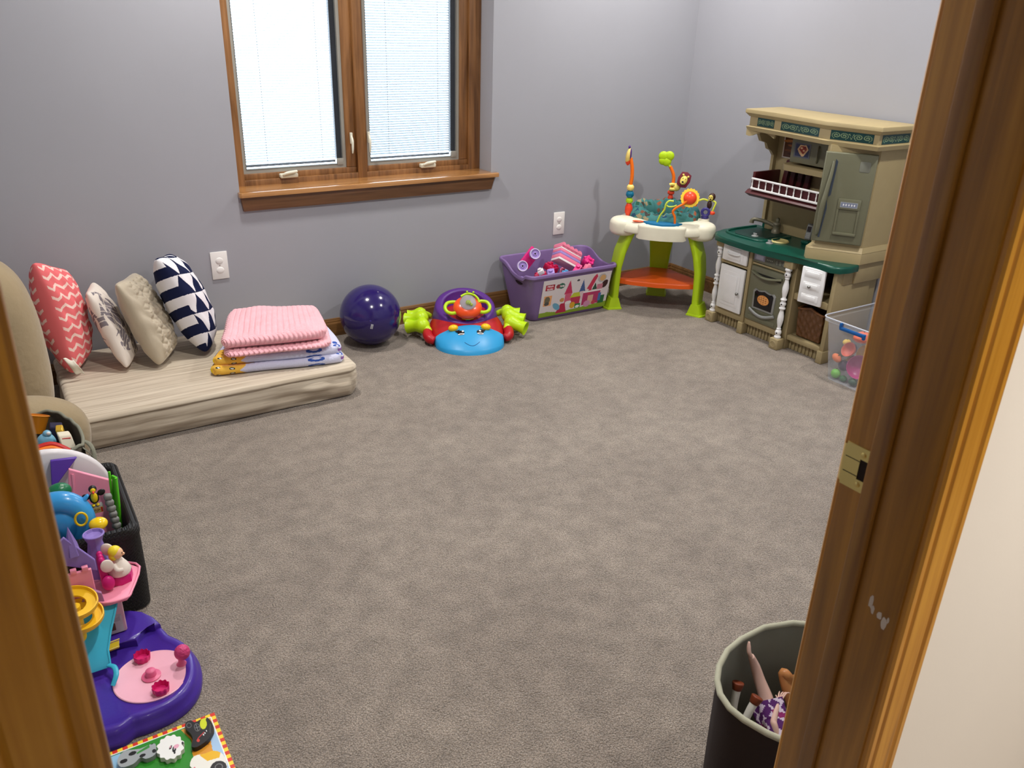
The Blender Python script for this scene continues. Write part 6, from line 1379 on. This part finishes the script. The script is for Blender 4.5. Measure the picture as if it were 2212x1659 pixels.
# turret with flared dish top
T = Tm((.062, 1.926, .166)); m = M(T); m.lathe([(.025, 0), (.025, .03), (.024, .055), (.018, .085), (.0165, .095), (.0215, .110), (.0235, .116), (.021, .118), (.018, .113), (0, .111)], 8); m.build('turret', LL, CP_, smooth=30)
m = M(T); m.tube([(.0225*math.cos(a), .0225*math.sin(a), .117) for a in [i*PI/12 for i in range(24)]], .0022, 8, closed=True); m.build('turret_rim', LL, CP_)
m = q3([(-.06, 1.840, .30), (.0, 1.840, .345), (.052, 1.840, .265), (.052, 1.840, .235)], (0, .008, 0)); m.build('gable_panel', LL, CP_, bev=.002)
m = M(); m.lathe([(.016, 0), (.012, .03), (0, .075)], 6, Tm((.012, 1.850, .290))); m.build('spire', LL, CP_, smooth=20)
m = q3([(-.08, 1.825, .255), (.040, 1.825, .255), (.040, 1.825, .166), (-.08, 1.825, .166)], (0, .008, 0)); m.build('pink_wall', PNK, CP_, bev=.002)
m = M()
for i in range(5): m.bb(-.075+i*.024, -.062+i*.024, 1.824, 1.834, .252, .264, .001)
m.build('battlements', PNK, CP_)
# slanted stair panel and teal ramp
q3([(.02, 1.812, .215), (.050, 1.812, .190), (.052, 1.812, .166), (.0, 1.812, .166)], (0, .010, 0)).build('stair_panel', pm('mauve_toy', (160, 118, 158), rough=.45), CP_, bev=.001)
TL = pm('teal_toy_plastic', (56, 176, 206), rough=.4)
m = M(); P = [(-.03, 1.810, .150), (.076, 1.806, .156), (.052, 1.768, .118), (.036, 1.735, .088), (.034, 1.712, .066), (-.03, 1.712, .066)]
m.add([Vector(p) for p in P]+[Vector(p)+Vector((0, -.003, -.007)) for p in P], [(0, 1, 2, 5), (2, 3, 4, 5), (6, 11, 8, 7), (8, 11, 10, 9), (0, 6, 7, 1), (1, 7, 8, 2), (2, 8, 9, 3), (3, 9, 10, 4), (4, 10, 11, 5), (5, 11, 6, 0)])
m.tube([P[1], P[2], P[3], P[4]], .0025, 8); m.build('teal_ramp', TL, CP_, smooth=30)
m = M(); m.tube([(.030, 1.708, .066), (.040, 1.690, .070), (.040, 1.668, .066), (.028, 1.652, .052)], [.006, .006, .006, .005], 10, sub=4, flat=.5); m.build('teal_hook', TL, CP_, smooth=80)
YS = pm('sunny_yellow_spiral', (246, 196, 30), rough=.38)
for k_, (x, y, z, r_o) in enumerate(((-.012, 1.775, .205, .052), (-.006, 1.770, .170, .052))):
    m = M(); m.lathe([(r_o*.52, 0), (r_o*.95, 0), (r_o, .006), (r_o*.98, .014), (r_o*.93, .014), (r_o*.90, .006), (r_o*.52, .005), (r_o*.52, 0)], 44, Tm((x, y, z), (.16, .10, 0)), cap=False); m.build('yellow_spiral_track', YS, CP_, smooth=50)
m = M(); m.cyl((-.010, 1.774, .064), (-.010, 1.774, .204), .012, seg=20); m.build('spiral_post', YS, CP_)
# angel figurine on a magenta seat
r = root('toy_angel', (.092, 1.882, .166), 'little white angel figurine with yellow hair on a magenta throne on the balcony', 'toy figurine')
TA = Matrix.Translation(Vector((.097, 1.880, .1665))) @ Matrix.Scale(1.22, 4) @ Matrix.Translation(-Vector((.095, 1.884, .1665)))
MGT = pm('magenta_throne', (206, 24, 120), rough=.4)
m = M(TA); m.prism([(.074, 1.900), (.076, 1.868), (.095, 1.862), (.114, 1.868), (.120, 1.890), (.108, 1.908)], .1665, .186, .004); m.box((.068, 1.880, .198), (.014, .034, .062), .005)
for i in range(3): m.ell((.068, 1.868+i*.012, .231), (.006, .006, .008), 10, 8)
m.ell((.072, 1.858, .184), (.012, .010, .016), 16, 10); m.build('throne', MGT, r, smooth=50)
CW = pm('cream_white_toy', (238, 226, 214), rough=.45); HY = pm('yellow_hair', (240, 214, 40), rough=.4); SKT = pm('toy_skin', (240, 190, 150), rough=.4)
m = M(TA); m.lathe([(0, 0), (.020, 0), (.022, .006), (.018, .016), (.011, .028), (.007, .034), (0, .036)], 28, Tm((.097, 1.882, .186))); m.tube([(.088, 1.872, .212), (.092, 1.862, .204), (.102, 1.862, .202)], [.005, .005, .004], 8, sub=3); m.build('gown', CW, r, smooth=60)
m = M(TA); m.ell((.098, 1.880, .232), (.0115, .0115, .012), 22, 16); m.ell((.1085, 1.875, .230), (.003, .003, .003), 8, 6); hd_ = m.build('angel_head', SKT, r, smooth=80)
m = M(TA); m.ell((.0945, 1.882, .2355), (.0125, .0125, .0115), 22, 14); m.ell((.090, 1.880, .227), (.008, .010, .009), 12, 8); m.build('hair', HY, hd_, smooth=80)
m = M(TA); m.ell((.1065, 1.8725, .234), (.0012, .0012, .0016), 8, 6); m.build('eye_dot', MS, hd_)
for k_, (px_, py_, rz) in enumerate(((.076, 1.862, .2), (.084, 1.900, -.3))):
    m = M(TA); m.ell((px_, py_, .220+.012*k_), (.012, .004, .015), 18, 12, rot=(0, -.3, rz)); m.build('wing', CW, r, smooth=80)

# ------------------------------------------------------------------ wooden farm puzzle on the carpet
pz = root('wooden_puzzle', (.058, 1.385, 0), 'wooden farm puzzle board with red and yellow border on the carpet', 'puzzle')
PX0, PX1, PY0, PY1 = -.092, .208, 1.262, 1.504; PW, PH_ = PX1-PX0, PY1-PY0
M().bb(PX0, PX1, PY0, PY1, 0, .009, .001).build('board', pm('pale_plywood', (226, 214, 190), rough=.6), pz)
def pu(x, y): return ((x-PX0)/PW, (y-PY0)/PH_)
shp = [('r', 0, 0, 1, 1, (236, 220, 60))]; nb_ = 30
for i in range(nb_):
    c_ = (216, 52, 34) if i % 2 else (246, 214, 48)
    for a in ((i/nb_, .965, (i+1)/nb_, 1.0), (i/nb_, 0, (i+1)/nb_, .035)): shp.append(('r',)+a+(c_,))
for i in range(24):
    c_ = (216, 52, 34) if i % 2 else (246, 214, 48)
    for a in ((.970, i/24, 1.0, (i+1)/24), (0, i/24, .030, (i+1)/24)): shp.append(('r',)+a+(c_,))
shp += [('r', .03, .035, .970, .965, (240, 240, 236)), ('r', .038, .045, .962, .955, (46, 140, 40)), ('p', [pu(.134, 1.490), pu(.147, 1.45), pu(.140, 1.41), pu(.148, 1.37), pu(.14, 1.27), pu(.197, 1.27), pu(.197, 1.493)], (226, 154, 50)),
 ('p', [pu(.197, 1.46), pu(.182, 1.43), pu(.178, 1.39), pu(.190, 1.35), pu(.186, 1.27), pu(.197, 1.27)], (168, 200, 232)), ('r', .038, .78, .40, .955, (70, 130, 90)), ('p', [pu(-.06, 1.49), pu(.012, 1.49), pu(.02, 1.45), pu(.0, 1.41), pu(-.06, 1.42)], (150, 196, 226)),
 ('e', .30, .40, .12, .16, 20, (34, 120, 34)), ('e', .62, .35, .10, .14, 0, (60, 156, 46)), ('e', .62, .75, .1, .1, 0, (56, 150, 44)), ('r', .80, .44, .88, .445, (150, 90, 30)), ('p', [pu(.16, 1.425), pu(.176, 1.42), pu(.177, 1.4215), pu(.161, 1.4265)], (120, 60, 30))]
panel('farm_print', (PX0, PY0, .0088), (PW, 0, 0), (0, PH_, 0), 240, 194, (236, 220, 60), shp, pz, mat=art('glossy_print', rough=.35))
def piece(label, poly, side, top, shapes, n_=70, name='puzzle_piece'):
    xs = [p[0] for p in poly]; ys = [p[1] for p in poly]; x0_, x1_, y0_, y1_ = min(xs), max(xs), min(ys), max(ys)
    rr = root(name, ((x0_+x1_)/2, (y0_+y1_)/2, .0102), label, 'puzzle piece', 'farm puzzle pieces'); m = M(); m.prism(poly, .0102, .0215, 0); bd_ = m.build('piece_body', side, rr, smooth=30)
    # printed top: raster clipped to the outline
    m = M(); w_, h_ = x1_-x0_, y1_-y0_; cols = raster(n_, n_, top, shapes); keep = []; fs = []
    for j in range(n_):
        for i in range(n_):
            cx_, cy_ = x0_+(i+.5)/n_*w_, y0_+(j+.5)/n_*h_; ins = False; k_ = len(poly)-1
            for q_ in range(len(poly)):
                xi, yi = poly[q_]; xj, yj = poly[k_]
                if (yi > cy_) != (yj > cy_) and cx_ < (xj-xi)*(cy_-yi)/(yj-yi)+xi: ins = not ins
                k_ = q_
            if ins: fs.append((j*(n_+1)+i, j*(n_+1)+i+1, (j+1)*(n_+1)+i+1, (j+1)*(n_+1)+i)); keep.append(cols[j*n_+i])
    m.add([(x0_+i/n_*w_, y0_+j/n_*h_, .0217) for j in range(n_+1) for i in range(n_+1)], fs)
    m.build('printed_face', art('glossy_print'), bd_, smooth=0, cols=[list(c) for c in keep]); return rr
wo = [(.104+(.0255+.002*math.cos(a*12))*math.cos(a), 1.442+(.033+.002*math.cos(a*12))*math.sin(a)) for a in [i*PI/40 for i in range(80)]]
piece('chunky white sheep puzzle piece with black face standing on the green field', wo, pm('white_piece_side', (222, 220, 212), rough=.5), (240, 240, 236), [('e', .60, .36, .07, .13, -20, (30, 28, 30)), ('e', .70, .44, .10, .08, 10, (232, 170, 190)), ('e', .5, .48, .09, .04, 50, (30, 28, 30)), ('e', .5, .5, .045, .02, 50, (230, 150, 170)), ('e', .58, .22, .05, .03, 70, (30, 28, 30)), ('e', .60, .36, .02, .02, 0, (240, 240, 240)), ('e', .94, .45, .04, .08, 0, (30, 28, 30))])
tr_ = smoothpoly([(.142, 1.478), (.147, 1.494), (.158, 1.492), (.164, 1.484), (.178, 1.486), (.191, 1.482), (.195, 1.450), (.186, 1.434), (.175, 1.422), (.152, 1.414), (.142, 1.422), (.149, 1.440), (.148, 1.458)], 3)
piece('chunky black tractor puzzle piece with a yellow chick in the top right corner', tr_, pm('black_piece_side', (30, 28, 28), rough=.5), (26, 24, 26), [('e', .68, .70, .13, .20, -20, (206, 214, 30)), ('e', .78, .88, .08, .08, 0, (206, 214, 30)), ('e', .16, .84, .10, .10, 0, (96, 96, 96)), ('e', .16, .84, .07, .07, 0, (26, 24, 26)), ('e', .42, .66, .11, .15, 0, (110, 110, 110)), ('e', .42, .66, .09, .13, 0, (26, 24, 26)), ('r', .40, .52, .43, .80, (110, 110, 110)), ('r', .34, .64, .52, .67, (110, 110, 110)), ('e', .3, .2, .06, .06, 0, (206, 60, 50)), ('p', [(.3, .28), (.6, .42), (.62, .40), (.32, .25)], (190, 40, 40)), ('e', .55, .32, .02, .03, 0, (240, 240, 240)), ('e', .62, .36, .02, .03, 0, (240, 240, 240)), ('e', .7, .42, .02, .03, 0, (240, 240, 240)), ('p', [(.78, .3), (.9, .6), (.93, .6), (.82, .28)], (70, 70, 70))])
cw = smoothpoly([(.004, 1.462), (.020, 1.480), (.048, 1.470), (.076, 1.470), (.078, 1.455), (.072, 1.438), (.055, 1.436), (.046, 1.446), (.030, 1.436), (.008, 1.440)], 3)
piece('chunky grey cow puzzle piece at the left edge of the board', cw, pm('grey_piece_side', (150, 154, 156), rough=.5), (160, 166, 168), [('e', .4, .66, .10, .12, 0, (30, 30, 32)), ('e', .15, .4, .10, .12, 0, (30, 30, 32)), ('e', .62, .3, .08, .10, 0, (30, 30, 32)), ('e', .92, .84, .05, .1, 0, (30, 30, 32)), ('e', .92, .3, .05, .12, 0, (30, 30, 32)), ('p', [(.5, .5), (.85, .62), (.85, .8), (.5, .6)], (60, 140, 60))])
tk = smoothpoly([(.128, 1.372), (.140, 1.392), (.162, 1.388), (.180, 1.386), (.194, 1.365), (.192, 1.330), (.180, 1.318), (.164, 1.330), (.150, 1.345), (.140, 1.350)], 3)
piece('chunky white and yellow truck puzzle piece with a black wheel at the lower right', tk, pm('white_piece_side2', (226, 222, 210), rough=.5), (240, 238, 228), [('p', [(.35, .95), (.5, .65), (.85, .6), (1, .9), (1, 1), (.4, 1)], (240, 186, 30)), ('e', .72, .25, .24, .26, 0, (30, 28, 30)), ('e', .74, .28, .12, .13, 0, (110, 110, 110)), ('e', .74, .28, .09, .10, 0, (30, 28, 30)), ('e', .1, .6, .03, .03, 0, (230, 120, 140))])
cg = smoothpoly([(-.05, 1.36), (-.02, 1.40), (.02, 1.405), (.03, 1.37), (0, 1.33), (-.04, 1.33)], 3)
piece('chunky brown horse puzzle piece hidden behind the left jamb', cg, pm('brown_piece_side', (120, 80, 50), rough=.5), (150, 96, 56), [('e', .8, .8, .05, .05, 0, (20, 20, 20))])
